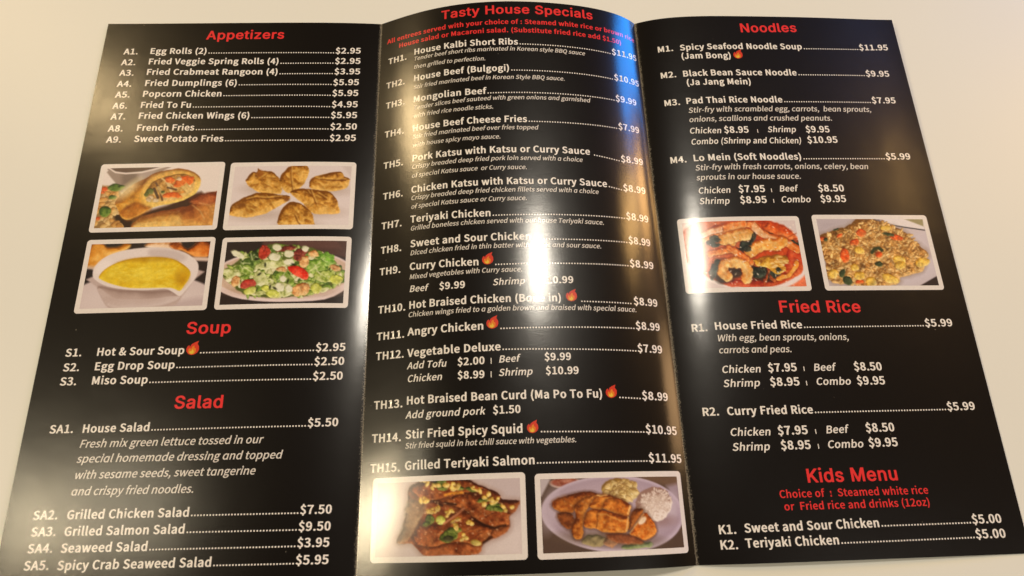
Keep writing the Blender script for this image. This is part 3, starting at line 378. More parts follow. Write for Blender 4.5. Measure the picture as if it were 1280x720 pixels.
'u':[426,[170,-16,104,2,62,56,48,140,48,382,52,386,58,387,124,387,130,385,134,382,134,148,140,92,161,62,194,54,242,68,288,112,288,382,292,386,298,387,362,387,368,385,372,380,372,-2,368,-6,362,-7,308,-7,302,-6,300,-4,298,0,295,40,294,42,249,4,180,-16]],
'v':[364,[142,-6,136,-2,0,378,0,382,4,386,10,387,76,387,82,385,86,382,158,166,184,80,210,166,282,382,286,386,292,387,356,387,362,385,366,382,366,378,232,-2,228,-6,222,-7]],
'w':[562,[120,-6,116,-4,114,0,8,378,10,384,18,387,84,387,90,385,94,382,150,162,164,98,166,96,182,162,242,382,246,386,252,387,314,387,322,384,324,380,384,162,400,95,402,94,416,162,472,382,476,386,482,387,544,387,552,384,554,378,448,-4,440,-7,362,-7,356,-6,352,-2,298,204,280,280,262,202,208,-2,204,-6,198,-7]],
'x':[348,[6,-6,2,-4,0,2,125,198,11,376,10,380,12,384,20,387,90,387,98,384,178,252,180,251,204,298,254,384,262,387,328,387,336,384,338,380,337,376,223,192,346,4,348,0,346,-4,338,-7,268,-7,260,-4,170,138,168,138,86,-4,78,-7]],
'y':[364,[64,-170,22,-162,16,-158,28,-104,32,-100,38,-99,66,-104,112,-83,144,-28,152,0,0,378,0,382,4,386,10,387,76,387,82,385,86,382,190,91,192,92,214,172,284,382,288,386,294,387,356,387,362,385,366,382,366,378,222,-32,192,-102,142,-152,74,-170]]},
'h': {' ':[188],
'A':[480,[9,-13,3,-11,-2,-7,-5,-3,-4,3,181,513,187,520,199,523,277,523,289,520,295,515,297,511,483,3,483,-5,476,-11,465,-14,393,-14,385,-12,379,-9,374,-3,327,128,153,128,151,127,103,-7,97,-11,87,-14],[182,213,297,213,266,299,239,383]],
'F':[410,[53,-13,44,-9,40,-5,39,-1,39,509,41,515,49,521,59,523,369,523,377,522,383,519,388,515,390,509,390,451,387,445,379,440,369,438,146,437,146,293,149,292,347,292,355,291,363,286,367,279,367,219,365,215,361,211,355,208,347,207,147,207,146,205,145,-4,139,-10,129,-14]],
'H':[517,[53,-13,44,-9,40,-5,39,-1,39,509,41,515,47,520,57,523,125,523,137,520,142,517,145,513,146,509,147,303,369,303,371,305,371,509,372,513,379,520,391,523,459,523,467,521,473,518,477,513,478,509,478,1,475,-7,469,-11,459,-14,391,-14,379,-11,372,-5,371,1,371,217,149,218,146,217,146,-3,143,-7,139,-10,129,-14]],
'K':[467,[53,-13,44,-9,40,-5,39,-1,39,509,41,515,47,520,57,523,125,523,137,520,142,517,145,513,146,509,146,303,147,300,349,519,355,522,363,523,447,523,455,522,463,519,469,511,468,505,465,501,267,287,469,5,470,-1,467,-7,459,-12,449,-14,371,-14,363,-13,356,-9,195,215,146,163,146,1,145,-5,138,-11,127,-14]],
'M':[628,[53,-13,44,-9,40,-5,39,-1,39,509,40,513,43,517,50,521,59,523,153,523,163,521,171,515,297,191,315,141,332,191,457,515,465,521,475,523,569,523,578,521,585,517,588,513,589,507,589,1,589,-3,585,-8,579,-12,571,-14,503,-14,491,-11,486,-7,483,-3,483,295,483,299,481,301,362,-5,355,-11,345,-14,285,-14,273,-11,268,-7,265,-3,145,300,144,301,143,305,143,-3,137,-10,125,-14]],
'N':[523,[53,-13,44,-9,40,-5,39,-1,39,509,41,515,49,521,59,523,137,523,146,521,153,517,377,165,378,511,380,515,385,519,397,523,465,523,473,521,479,518,483,513,484,509,484,1,481,-7,473,-12,463,-14,385,-14,375,-12,369,-7,183,284,145,347,146,-3,143,-7,139,-10,129,-14]],
'R':[449,[53,-13,44,-9,40,-5,39,-1,39,509,40,513,47,520,59,523,237,523,297,517,347,499,384,473,410,437,426,397,430,351,426,307,409,265,383,231,348,207,340,203,448,5,449,1,448,-5,441,-11,429,-14,351,-14,339,-11,333,-5,232,183,149,184,146,183,146,1,145,-5,138,-11,127,-14],[147,269,233,269,263,272,285,278,302,289,314,305,321,325,324,351,321,377,314,399,301,417,285,428,263,435,231,438,146,437]],
'S':[447,[211,-22,165,-17,119,-4,75,22,45,54,27,90,17,138,18,142,23,147,35,151,105,151,113,150,120,146,124,142,130,114,141,96,156,82,177,71,199,66,223,63,251,66,275,72,296,84,310,98,320,116,325,138,321,158,313,172,301,183,283,194,235,210,175,226,115,249,69,281,39,324,31,374,38,416,58,456,85,484,127,510,173,524,227,530,281,524,325,511,367,485,397,454,414,420,422,380,421,374,415,368,403,364,337,364,327,366,321,369,317,374,306,406,287,426,259,440,223,445,199,442,179,436,160,424,148,412,139,394,136,376,139,356,150,340,163,329,180,320,221,306,273,292,322,276,375,247,397,227,415,202,426,172,429,138,423,94,405,58,375,24,335,0,287,-17,227,-23]],
'T':[449,[185,-13,177,-9,173,-5,172,-1,172,437,31,438,19,441,14,445,11,451,12,513,19,520,31,523,417,523,429,520,436,515,438,509,438,451,435,445,430,441,417,438,278,437,278,-3,275,-7,271,-10,261,-14,193,-14]],
'a':[389,[149,-22,119,-18,81,-6,51,14,30,38,14,72,9,108,13,140,25,168,41,187,67,205,119,224,173,234,227,240,251,247,253,248,255,256,252,276,247,292,237,304,227,311,215,315,195,317,177,315,161,310,137,294,115,264,107,261,99,260,29,279,23,284,20,292,39,329,62,354,93,376,125,388,159,396,195,398,245,392,299,371,323,351,342,324,354,292,358,250,358,-2,356,-6,352,-10,341,-14,275,-14,266,-12,260,-8,256,-2,255,7,227,-10,199,-19,161,-23],[166,60,171,59,195,63,215,70,231,83,243,98,251,118,255,140,255,164,253,166,179,154,145,147,132,140,122,132,116,120,113,104,115,90,120,80,129,71,139,65]],
'c':[396,[197,-21,151,-15,105,4,64,39,35,83,19,131,13,187,19,245,35,293,64,337,103,370,147,390,155,392,207,398,269,390,321,365,360,327,382,281,383,275,379,269,371,264,309,249,299,248,291,250,285,255,271,283,254,301,233,312,207,316,183,312,161,301,143,281,129,255,120,221,117,187,120,153,128,121,143,95,161,75,183,64,207,60,233,65,255,76,273,95,285,123,290,127,297,130,311,130,373,114,381,109,384,101,374,73,359,49,321,11,269,-14,209,-22]],
'd':[424,[185,-21,143,-15,97,5,61,38,35,79,18,131,13,189,18,247,34,295,59,337,63,341,98,371,143,391,195,398,233,395,265,384,289,366,290,509,291,513,297,520,309,523,373,523,382,521,391,515,393,509,393,-3,387,-10,375,-14,309,-14,300,-11,293,-5,291,13,265,-7,235,-18,197,-22],[189,63,205,61,227,64,247,75,264,91,279,119,288,151,291,189,288,227,280,259,265,284,246,303,227,312,205,316,181,312,161,302,143,283,128,257,120,225,117,189,120,151,129,121,143,95,161,75,181,64]],
'e':[404,[201,-21,153,-15,105,4,64,39,35,83,19,129,13,187,18,243,35,293,63,336,101,369,145,390,153,392,205,398,243,395,275,387,307,372,336,349,359,322,377,285,389,243,392,195,392,169,390,163,386,159,373,155,121,155,120,153,121,141,130,111,145,89,165,72,187,63,211,60,243,66,267,81,289,113,295,117,301,119,313,118,373,104,381,100,385,95,385,87,372,57,352,31,325,9,293,-8,257,-18,213,-22],[120,235,285,235,286,237,278,265,264,287,249,303,229,313,205,316,181,313,161,303,144,287,129,265,120,239]],
'i':[167,[46,-13,37,-9,33,-5,32,-1,32,381,34,385,38,389,48,393,120,392,131,387,134,383,135,379,135,-1,134,-5,130,-9,118,-14],[82,453,56,458,37,471,24,487,20,507,24,527,38,545,57,557,84,562,110,557,130,545,143,527,147,507,143,487,130,470,110,458]],
'l':[189,[128,-15,90,-9,60,9,54,15,37,45,32,85,32,509,33,513,36,517,42,521,48,523,118,523,128,519,133,515,135,511,136,79,139,69,142,67,174,68,182,65,188,61,191,55,202,3,201,-1,198,-5,188,-10,164,-15,138,-16]],
'n':[410,[46,-13,37,-9,33,-5,32,-1,32,379,34,385,40,390,50,393,116,393,124,390,131,385,133,381,133,371,134,369,139,373,178,392,228,398,270,393,310,379,338,357,360,327,374,287,378,239,378,1,376,-6,370,-11,360,-14,296,-14,284,-12,276,-5,275,1,275,233,269,271,254,297,234,311,208,315,192,313,176,307,159,295,146,278,138,255,135,225,135,1,134,-5,127,-11,116,-14]],
'o':[415,[197,-21,151,-15,105,4,64,39,35,83,19,131,13,187,19,245,35,293,64,337,103,370,147,390,155,392,207,398,263,391,309,372,315,369,351,337,379,295,396,247,402,187,396,129,379,81,351,39,313,6,267,-14,211,-22],[201,61,207,60,233,64,254,75,273,95,287,121,295,153,298,187,295,223,287,253,273,281,253,301,234,311,207,316,183,312,162,301,143,281,128,253,120,223,117,187,120,153,128,121,143,95,161,75,183,64]],
'p':[424,[46,-156,37,-152,33,-148,32,-144,32,378,33,384,40,390,50,393,118,392,126,389,132,384,134,366,155,382,162,386,192,395,230,398,282,391,326,372,364,338,390,298,406,246,411,188,406,132,390,80,362,36,328,6,282,-15,230,-22,192,-18,160,-7,136,11,135,8,135,-142,134,-148,127,-154,116,-157],[213,62,220,61,244,64,264,76,282,94,296,122,304,152,307,188,304,226,295,258,282,284,264,301,244,312,220,316,196,312,177,302,159,284,146,260,137,228,134,190,137,150,146,118,159,92,178,74,196,65]],
'r':[259,[46,-13,37,-9,33,-5,32,-1,32,379,33,383,40,390,50,393,114,393,122,391,129,387,132,383,134,374,140,379,176,394,212,399,246,398,256,395,261,391,264,385,264,321,261,315,254,310,246,308,206,312,188,309,172,304,158,293,146,279,138,259,135,235,135,1,134,-5,127,-11,116,-14]],
's':[365,[167,-21,139,-18,103,-10,68,9,44,31,26,57,15,91,16,99,21,104,29,107,89,121,101,120,108,117,113,113,124,85,139,70,157,63,181,59,209,63,229,73,242,87,247,103,244,117,237,127,225,135,203,142,141,157,93,174,56,199,32,235,26,273,30,305,47,339,71,363,103,382,145,395,187,398,227,395,267,383,295,367,316,347,334,319,345,291,342,283,337,279,331,277,273,263,261,264,253,267,249,271,238,293,226,307,209,315,185,318,165,316,145,306,134,293,130,277,132,263,141,252,155,244,181,236,237,222,285,206,291,203,323,179,345,147,352,105,346,71,332,43,305,14,271,-6,231,-18,183,-22]],
't':[227,[159,-17,115,-10,79,10,73,15,52,47,44,93,44,311,41,313,-1,314,-11,319,-15,325,-15,379,-13,385,-7,390,1,393,44,393,44,473,49,480,59,484,127,485,140,481,145,477,147,471,147,393,209,393,219,389,225,381,225,327,224,323,221,319,215,315,207,313,151,313,147,312,147,99,149,79,154,69,159,66,171,64,205,68,213,66,220,61,223,55,234,1,233,-3,229,-7,219,-11,195,-17,169,-18]],
'u':[410,[170,-18,138,-14,102,0,71,24,48,56,36,92,32,138,32,378,33,384,42,391,54,393,118,393,127,390,134,384,135,378,135,146,140,108,156,82,176,68,200,64,218,66,234,72,250,84,263,102,272,124,275,154,275,378,276,384,283,390,294,393,358,393,370,390,377,384,378,378,377,-4,370,-11,360,-14,294,-14,286,-12,279,-6,277,-2,276,11,270,6,230,-13,184,-19]],
'y':[389,[76,-158,60,-157,38,-152,32,-149,27,-144,26,-138,41,-82,47,-76,56,-72,98,-75,106,-72,113,-66,122,-52,131,-32,141,-2,-3,374,-4,380,-3,384,4,390,16,393,86,393,96,390,102,386,185,160,194,131,286,385,294,391,304,393,372,393,384,390,389,386,391,382,391,374,224,-62,197,-112,174,-134,150,-148,122,-157,92,-159]],
'z':[380,[35,-13,26,-9,21,-1,21,45,22,51,220,307,217,309,47,309,37,311,31,315,27,321,27,379,29,385,37,391,47,393,333,393,341,392,349,388,353,383,354,379,354,331,352,325,158,71,161,70,339,70,349,68,357,63,360,57,360,-1,357,-7,349,-12,339,-14]]}}
def dec(F): return {c: (g[0], [list(zip(l[0::2], l[1::2])) for l in g[1:]]) for c, g in F.items()}
FONTS = {k: dec(v) for k, v in FONTS.items()}          # b bold, s semibold, i light, h headings
# style: outlines, extra advance, slant
STYLE = dict(b=('b', 40, 0), i=('i', 6, .2), s=('s', 22, .2), h=('h', 34, 0), r=('b', 38, 0), t=('s', 28, 0))
CACHE = {}
def glyph(c, st):
    if (c, st) in CACHE: return CACHE[c, st]
    fam, ext, sl = STYLE[st]
    adv, loops = FONTS[fam][c]
    if sl: loops = [[(x + y * sl, y) for x, y in l] for l in loops]
    pts = [q for l in loops for q in l]
    tris = tessellate_polygon([[Vector((x, y, 0)) for x, y in l] for l in loops]) if loops else []
    CACHE[c, st] = (adv + ext, np.array(pts, float).reshape(-1, 2), [tuple(t) for t in tris])
    return CACHE[c, st]
def width(t, st): return sum(glyph(c, st)[0] for c in t) - STYLE[st][1]

def disc(n=10): return [(math.cos(2 * math.pi * k / n), math.sin(2 * math.pi * k / n)) for k in range(n)]
class Print:
    """collects flat printed shapes of one line, in page coordinates"""
    def __init__(self): self.P = []; self.F = []; self.n = 0
    def add(self, pts, tris):
        b = self.n
        for t in tris:
            i, j, k = t
            a = (pts[j][0] - pts[i][0]) * (pts[k][1] - pts[i][1]) - (pts[k][0] - pts[i][0]) * (pts[j][1] - pts[i][1])
            if abs(a) < 1e-14: continue
            self.F.append((b + i, b + j, b + k) if a < 0 else (b + i, b + k, b + j))   # v runs down the page
        self.P.extend(pts); self.n += len(pts)
def write(pr, t, st, sz, u0, v0, u1, v1):
    ky = sz / 522.0 / HP
    kx = (u1 - u0) / width(t, st); x = 0
    for c in t:
        adv, pts, tris = glyph(c, st)
        if len(pts):
            q = []
            for gx, gy in pts:
                uu = u0 + (x + gx) * kx
                q.append((uu, v0 + (v1 - v0) * (uu - u0) / max(u1 - u0, 1e-6) - gy * ky))
            pr.add(q, tris)
        x += adv
def dots(pr, sz, u0, v0, u1, v1):
    pitch = sz * 0.372; n = max(2, int(round((u1 - u0) / pitch))); r = sz * 0.105
    for k in range(n):
        f = (k + .5) / n; cu = u0 + (u1 - u0) * f; cv = v0 + (v1 - v0) * f - r / HP
        pr.add([(cu + x * r, cv + y * r / HP) for x, y in disc()], [(0, i, i + 1) for i in range(1, 9)])
FL_R = [(.04, .22), (0, .42), (.07, .60), (.20, .70), (.26, .56), (.36, .74), (.56, .86), (.92, 1.0), (.84, .78), (.98, .58), (1.0, .34), (.90, .14), (.70, .02), (.45, -.03), (.20, .05)]
FL_O = [(.16, .20), (.18, .40), (.30, .48), (.36, .36), (.46, .58), (.60, .66), (.64, .48), (.76, .42), (.78, .22), (.66, .06), (.45, .02), (.26, .08)]
FL_Y = [(.28, .14), (.30, .28), (.42, .22), (.50, .40), (.58, .28), (.64, .18), (.56, .07), (.44, .05), (.34, .08)]
def fan(pts, lay):
    t = tessellate_polygon([[Vector((x, y, 0)) for x, y in pts]])
    return [tuple(q) for q in t]
NAMES = dict(heading='heading', item='item_line', description='description_line', option='option_line', note='note_line')
LINES = [
(0, 'heading', [('Appetizers', 'h', 0.03792, 0.3641, 0.0383, 0.6476, 0.0378)]),
(0, 'item', [('A1.', 'b', 0.0241, 0.0765, 0.0709, 0.1275, 0.0709), ('Egg Rolls (2)', 'b', 0.0241, 0.1693, 0.0702, 0.3743, 0.0716), ('.', 'dots', 0.0241, 0.3778, 0.0716, 0.8354, 0.0727), ('$2.95', 'b', 0.0241, 0.8377, 0.0727, 0.9295, 0.0712)]),
(0, 'item', [('A2.', 'b', 0.0241, 0.0755, 0.0954, 0.1265, 0.0954), ('Fried Veggie Spring Rolls (4)', 'b', 0.0241, 0.1699, 0.094, 0.6382, 0.0968), ('.', 'dots', 0.0241, 0.6416, 0.0969, 0.8359, 0.0964), ('$2.95', 'b', 0.0241, 0.8382, 0.0964, 0.9308, 0.0949)]),
(0, 'item', [('A3.', 'b', 0.0241, 0.0763, 0.119, 0.1273, 0.119), ('Fried Crabmeat Rangoon (4)', 'b', 0.0241, 0.1701, 0.1176, 0.6389, 0.1207), ('.', 'dots', 0.0241, 0.6423, 0.1207, 0.8367, 0.1203), ('$3.95', 'b', 0.0241, 0.839, 0.1203, 0.9319, 0.1188)]),
(0, 'item', [('A4.', 'b', 0.0241, 0.0755, 0.1434, 0.1265, 0.1434), ('Fried Dumplings (6)', 'b', 0.0241, 0.1711, 0.1423, 0.4985, 0.1445), ('.', 'dots', 0.0241, 0.5019, 0.1445, 0.8354, 0.1448), ('$5.95', 'b', 0.0241, 0.8377, 0.1448, 0.9299, 0.1431)]),
(0, 'item', [('A5.', 'b', 0.0241, 0.0767, 0.167, 0.1278, 0.167), ('Popcorn Chicken', 'b', 0.0241, 0.1704, 0.1659, 0.4497, 0.168), ('.', 'dots', 0.0241, 0.4531, 0.168, 0.8349, 0.1688), ('$5.95', 'b', 0.0241, 0.8372, 0.1688, 0.9298, 0.1672)]),
(0, 'item', [('A6.', 'b', 0.0241, 0.0749, 0.191, 0.1259, 0.191), ('Fried To Fu', 'b', 0.0241, 0.1702, 0.19, 0.3483, 0.1915), ('.', 'dots', 0.0241, 0.3516, 0.1916, 0.836, 0.1937), ('$4.95', 'b', 0.0241, 0.8382, 0.1936, 0.9302, 0.1921)]),
(0, 'item', [('A7.', 'b', 0.0241, 0.0761, 0.214, 0.1271, 0.214), ('Fried Chicken Wings (6)', 'b', 0.0241, 0.1698, 0.2131, 0.5575, 0.2165), ('.', 'dots', 0.0241, 0.5609, 0.2166, 0.8357, 0.2171), ('$5.95', 'b', 0.0241, 0.838, 0.217, 0.9302, 0.2156)]),
(0, 'item', [('A8.', 'b', 0.0241, 0.0748, 0.2393, 0.1259, 0.2393), ('French Fries', 'b', 0.0241, 0.1709, 0.2384, 0.3706, 0.24), ('.', 'dots', 0.0241, 0.374, 0.24, 0.8365, 0.2417), ('$2.50', 'b', 0.0241, 0.8387, 0.2416, 0.9317, 0.24)]),
(0, 'item', [('A9.', 'b', 0.0241, 0.076, 0.2623, 0.127, 0.2623), ('Sweet Potato Fries', 'b', 0.0241, 0.1696, 0.2615, 0.4765, 0.2644), ('.', 'dots', 0.0241, 0.4798, 0.2644, 0.8375, 0.2656), ('$2.95', 'b', 0.0241, 0.8397, 0.2655, 0.9307, 0.2641)]),
(0, 'heading', [('Soup', 'h', 0.03792, 0.4399, 0.6241, 0.5798, 0.6247)]),
(0, 'item', [('S1.', 'b', 0.0241, 0.0779, 0.6563, 0.1285, 0.6563), ('Hot & Sour Soup', 'b', 0.0241, 0.1733, 0.6563, 0.4438, 0.6577), ('.', 'dots', 0.0241, 0.4904, 0.658, 0.8429, 0.6583), ('$2.95', 'b', 0.0241, 0.8449, 0.6583, 0.9358, 0.6572), ('F', 'flame', 0.0241, 0.4489, 0.6593, 0.4878, 0.6593)]),
(0, 'item', [('S2.', 'b', 0.0241, 0.0793, 0.6804, 0.1299, 0.6804), ('Egg Drop Soup', 'b', 0.0241, 0.1744, 0.68, 0.4205, 0.6811), ('.', 'dots', 0.0241, 0.4235, 0.6812, 0.8415, 0.6816), ('$2.50', 'b', 0.0241, 0.8434, 0.6816, 0.9345, 0.6805)]),
(0, 'item', [('S3.', 'b', 0.0241, 0.0783, 0.7031, 0.129, 0.7031), ('Miso Soup', 'b', 0.0241, 0.1734, 0.703, 0.3448, 0.704), ('.', 'dots', 0.0241, 0.3477, 0.704, 0.8403, 0.7055), ('$2.50', 'b', 0.0241, 0.8423, 0.7055, 0.9325, 0.7047)]),
(0, 'heading', [('Salad', 'h', 0.03792, 0.435, 0.7453, 0.5834, 0.7462)]),
(0, 'item', [('SA1.', 'b', 0.0237, 0.0748, 0.778, 0.146, 0.778), ('House Salad', 'b', 0.0237, 0.1715, 0.7784, 0.3728, 0.779), ('.', 'dots', 0.0237, 0.3756, 0.779, 0.8354, 0.7793), ('$5.50', 'b', 0.0237, 0.8372, 0.7794, 0.9271, 0.7787)]),
(0, 'description', [('Fresh mix green lettuce tossed in our', 'i', 0.02272, 0.1705, 0.8014, 0.7096, 0.8027)]),
(0, 'description', [('special homemade dressing and topped', 'i', 0.02272, 0.1704, 0.8238, 0.7705, 0.8266)]),
(0, 'description', [('with sesame seeds, sweet tangerine', 'i', 0.02272, 0.1719, 0.8477, 0.6974, 0.8492)]),
(0, 'description', [('and crispy fried noodles.', 'i', 0.02272, 0.1709, 0.8716, 0.5269, 0.8731)]),
(0, 'item', [('SA2.', 'b', 0.0237, 0.0755, 0.9047, 0.1467, 0.9047), ('Grilled Chicken Salad', 'b', 0.0237, 0.1718, 0.9053, 0.5226, 0.907), ('.', 'dots', 0.0237, 0.5254, 0.907, 0.8323, 0.9084), ('$7.50', 'b', 0.0237, 0.8341, 0.9085, 0.9232, 0.9088)]),
(0, 'item', [('SA3.', 'b', 0.0237, 0.0789, 0.928, 0.1502, 0.928), ('Grilled Salmon Salad', 'b', 0.0237, 0.1728, 0.9286, 0.5159, 0.9304), ('.', 'dots', 0.0237, 0.5186, 0.9304, 0.8313, 0.9321), ('$9.50', 'b', 0.0237, 0.833, 0.9321, 0.9228, 0.9327)]),
(0, 'item', [('SA4.', 'b', 0.0237, 0.0781, 0.9511, 0.1494, 0.9511), ('Seaweed Salad', 'b', 0.0237, 0.1715, 0.9517, 0.4172, 0.9528), ('.', 'dots', 0.0237, 0.4199, 0.9528, 0.8309, 0.9548), ('$3.95', 'b', 0.0237, 0.8326, 0.9548, 0.9219, 0.9555)]),
(0, 'item', [('SA5.', 'b', 0.0237, 0.0766, 0.9743, 0.1479, 0.9743), ('Spicy Crab Seaweed Salad', 'b', 0.0237, 0.1703, 0.9753, 0.6021, 0.9771), ('.', 'dots', 0.0237, 0.6047, 0.9771, 0.8302, 0.9784), ('$5.95', 'b', 0.0237, 0.832, 0.9784, 0.9225, 0.9792)]),
(1, 'heading', [('Tasty House Specials', 'h', 0.03674, 1.2452, 0.0285, 1.8033, 0.0271)]),
(1, 'note', [('All entrees served with your choice of : Steamed white rice or brown rice', 'r', 0.01877, 1.0292, 0.0527, 1.9836, 0.05)]),
(1, 'note', [('House salad or Macaroni salad. (Substitute fried rice add $1.50)', 'r', 0.01877, 1.0785, 0.0698, 1.9149, 0.0704)]),
(1, 'item', [('TH1.', 'b', 0.02405, 1.0366, 0.1008, 1.113, 0.1008), ('House Kalbi Short Ribs', 'b', 0.02405, 1.141, 0.0953, 1.5207, 0.0976), ('.', 'dots', 0.02405, 1.5241, 0.0976, 1.8653, 0.0994), ('$11.95', 'b', 0.02405, 1.868, 0.099, 1.9859, 0.0934)]),
(1, 'description', [('Tender beef short ribs marinated in Korean style BBQ sauce', 'i', 0.0161, 1.1403, 0.1087, 1.7611, 0.1124)]),
(1, 'description', [('then grilled to perfection.', 'i', 0.0161, 1.141, 0.1267, 1.405, 0.1305)]),
(1, 'item', [('TH2.', 'b', 0.02405, 1.0324, 0.1547, 1.1087, 0.1547), ('House Beef (Bulgogi)', 'b', 0.02405, 1.1421, 0.154, 1.4879, 0.1545), ('.', 'dots', 0.02405, 1.4912, 0.1546, 1.8654, 0.1563), ('$10.95', 'b', 0.02405, 1.8681, 0.156, 1.9829, 0.1526)]),
(1, 'description', [('Stir fried marinated beef in Korean Style BBQ sauce.', 'i', 0.0161, 1.1416, 0.1714, 1.6808, 0.1723)]),
(1, 'item', [('TH3.', 'b', 0.02405, 1.0341, 0.1988, 1.1105, 0.1988), ('Mongolian Beef', 'b', 0.02405, 1.1427, 0.1993, 1.4039, 0.2017), ('.', 'dots', 0.02405, 1.4072, 0.2018, 1.8637, 0.2023), ('$9.99', 'b', 0.02405, 1.8663, 0.202, 1.9582, 0.1994)]),
(1, 'description', [('Tender slices beef sauteed with green onions and garnished', 'i', 0.0161, 1.1434, 0.216, 1.7671, 0.2139)]),
(1, 'description', [('with fried rice noodle sticks.', 'i', 0.0161, 1.1434, 0.2326, 1.4285, 0.2331)]),
(1, 'item', [('TH4.', 'b', 0.02405, 1.034, 0.2603, 1.1104, 0.2603), ('House Beef Cheese Fries', 'b', 0.02405, 1.1418, 0.2603, 1.5414, 0.2614), ('.', 'dots', 0.02405, 1.5446, 0.2613, 1.8642, 0.2618), ('$7.99', 'b', 0.02405, 1.8667, 0.2615, 1.9568, 0.2593)]),
(1, 'description', [('Stir fried marinated beef over fries topped', 'i', 0.0161, 1.1425, 0.2758, 1.5779, 0.2762)]),
(1, 'description', [('with house spicy mayo sauce.', 'i', 0.0161, 1.1429, 0.2928, 1.4503, 0.294)]),
(1, 'item', [('TH5.', 'b', 0.02405, 1.0343, 0.3246, 1.1107, 0.3246), ('Pork Katsu with Katsu or Curry Sauce', 'b', 0.02405, 1.1429, 0.3213, 1.7528, 0.3217), ('.', 'dots', 0.02405, 1.764, 0.3227, 1.8624, 0.3288), ('$8.99', 'b', 0.02405, 1.8649, 0.3286, 1.9592, 0.3253)]),
(1, 'description', [('Crispy breaded deep fried pork loin served with a choice', 'i', 0.0161, 1.1417, 0.3362, 1.7241, 0.3372)]),
(1, 'description', [('of special Katsu sauce  or Curry sauce.', 'i', 0.0161, 1.1424, 0.3538, 1.5349, 0.3547)]),
(1, 'item', [('TH6.', 'b', 0.02405, 1.037, 0.3861, 1.1134, 0.3861), ('Chicken Katsu with Katsu or Curry Sauce', 'b', 0.02405, 1.1425, 0.3832, 1.8051, 0.3826), ('.', 'dots', 0.02405, 1.8086, 0.3824, 1.8608, 0.3863), ('$8.99', 'b', 0.02405, 1.8632, 0.3861, 1.9562, 0.3839)]),
(1, 'description', [('Crispy breaded deep fried chicken fillets served with a choice', 'i', 0.0161, 1.1419, 0.3972, 1.772, 0.3975)]),
(1, 'description', [('of special Katsu sauce or Curry sauce.', 'i', 0.0161, 1.1426, 0.4138, 1.5308, 0.4135)]),
(1, 'item', [('TH7.', 'b', 0.02405, 1.0357, 0.443, 1.1121, 0.443), ('Teriyaki Chicken', 'b', 0.02405, 1.142, 0.4395, 1.4126, 0.4418), ('.', 'dots', 0.02405, 1.4157, 0.4419, 1.8621, 0.4406), ('$8.99', 'b', 0.02405, 1.8645, 0.4404, 1.9554, 0.4396)]),
(1, 'description', [('Grilled boneless chicken served with our house Teriyaki sauce.', 'i', 0.0161, 1.1424, 0.4546, 1.7831, 0.4552)]),
(1, 'item', [('TH8.', 'b', 0.02405, 1.0367, 0.4888, 1.1131, 0.4888), ('Sweet and Sour Chicken', 'b', 0.02405, 1.1437, 0.4851, 1.5391, 0.486), ('.', 'dots', 0.02405, 1.557, 0.4864, 1.8628, 0.4856), ('$8.99', 'b', 0.02405, 1.8652, 0.4855, 1.9525, 0.4849)]),
(1, 'description', [('Diced chicken fried in thin batter with sweet and sour sauce.', 'i', 0.0161, 1.1432, 0.4999, 1.7679, 0.4991)]),
(1, 'item', [('TH9.', 'b', 0.02405, 1.0357, 0.5281, 1.1121, 0.5281), ('Curry Chicken', 'b', 0.02405, 1.1429, 0.5261, 1.3714, 0.5287), ('.', 'dots', 0.02405, 1.4198, 0.5302, 1.8593, 0.5283), ('$8.99', 'b', 0.02405, 1.8617, 0.5282, 1.9559, 0.527), ('F', 'flame', 0.02405, 1.3808, 0.5278, 1.4169, 0.5273)]),
(1, 'description', [('Mixed vegetables with Curry sauce.', 'i', 0.0161, 1.142, 0.5428, 1.5073, 0.542)]),
(1, 'option', [('Beef', 's', 0.02082, 1.1429, 0.5649, 1.2041, 0.5659), ('$9.99', 'b', 0.02231, 1.2435, 0.5661, 1.3268, 0.5664), ('Shrimp', 's', 0.02082, 1.4125, 0.5647, 1.5134, 0.5634), ('$10.99', 'b', 0.02231, 1.5626, 0.563, 1.6677, 0.5619)]),
(1, 'item', [('TH10.', 'b', 0.02405, 1.036, 0.5956, 1.1324, 0.5956), ('Hot Braised Chicken (Bone in)', 'b', 0.02405, 1.1431, 0.594, 1.626, 0.5935), ('.', 'dots', 0.02405, 1.6859, 0.5946, 1.8578, 0.5953), ('$8.99', 'b', 0.02405, 1.8635, 0.5952, 1.9554, 0.5946), ('F', 'flame', 0.02405, 1.6403, 0.593, 1.6757, 0.5926)]),
(1, 'description', [('Chicken wings fried to a golden brown and braised with special sauce.', 'i', 0.0161, 1.141, 0.6083, 1.8713, 0.6082)]),
(1, 'item', [('TH11.', 'b', 0.02405, 1.0347, 0.6415, 1.1311, 0.6415), ('Angry Chicken', 'b', 0.02405, 1.1421, 0.6393, 1.3832, 0.6381), ('.', 'dots', 0.02405, 1.4313, 0.639, 1.8603, 0.6376), ('$8.99', 'b', 0.02405, 1.8626, 0.6375, 1.9546, 0.6367), ('F', 'flame', 0.02405, 1.3911, 0.6369, 1.4278, 0.6366)]),
(1, 'item', [('TH12.', 'b', 0.02405, 1.0347, 0.6745, 1.1311, 0.6745), ('Vegetable Deluxe', 'b', 0.02405, 1.1426, 0.6745, 1.4334, 0.673), ('.', 'dots', 0.02405, 1.4363, 0.673, 1.8595, 0.6755), ('$7.99', 'b', 0.02405, 1.8617, 0.6754, 1.9546, 0.675)]),
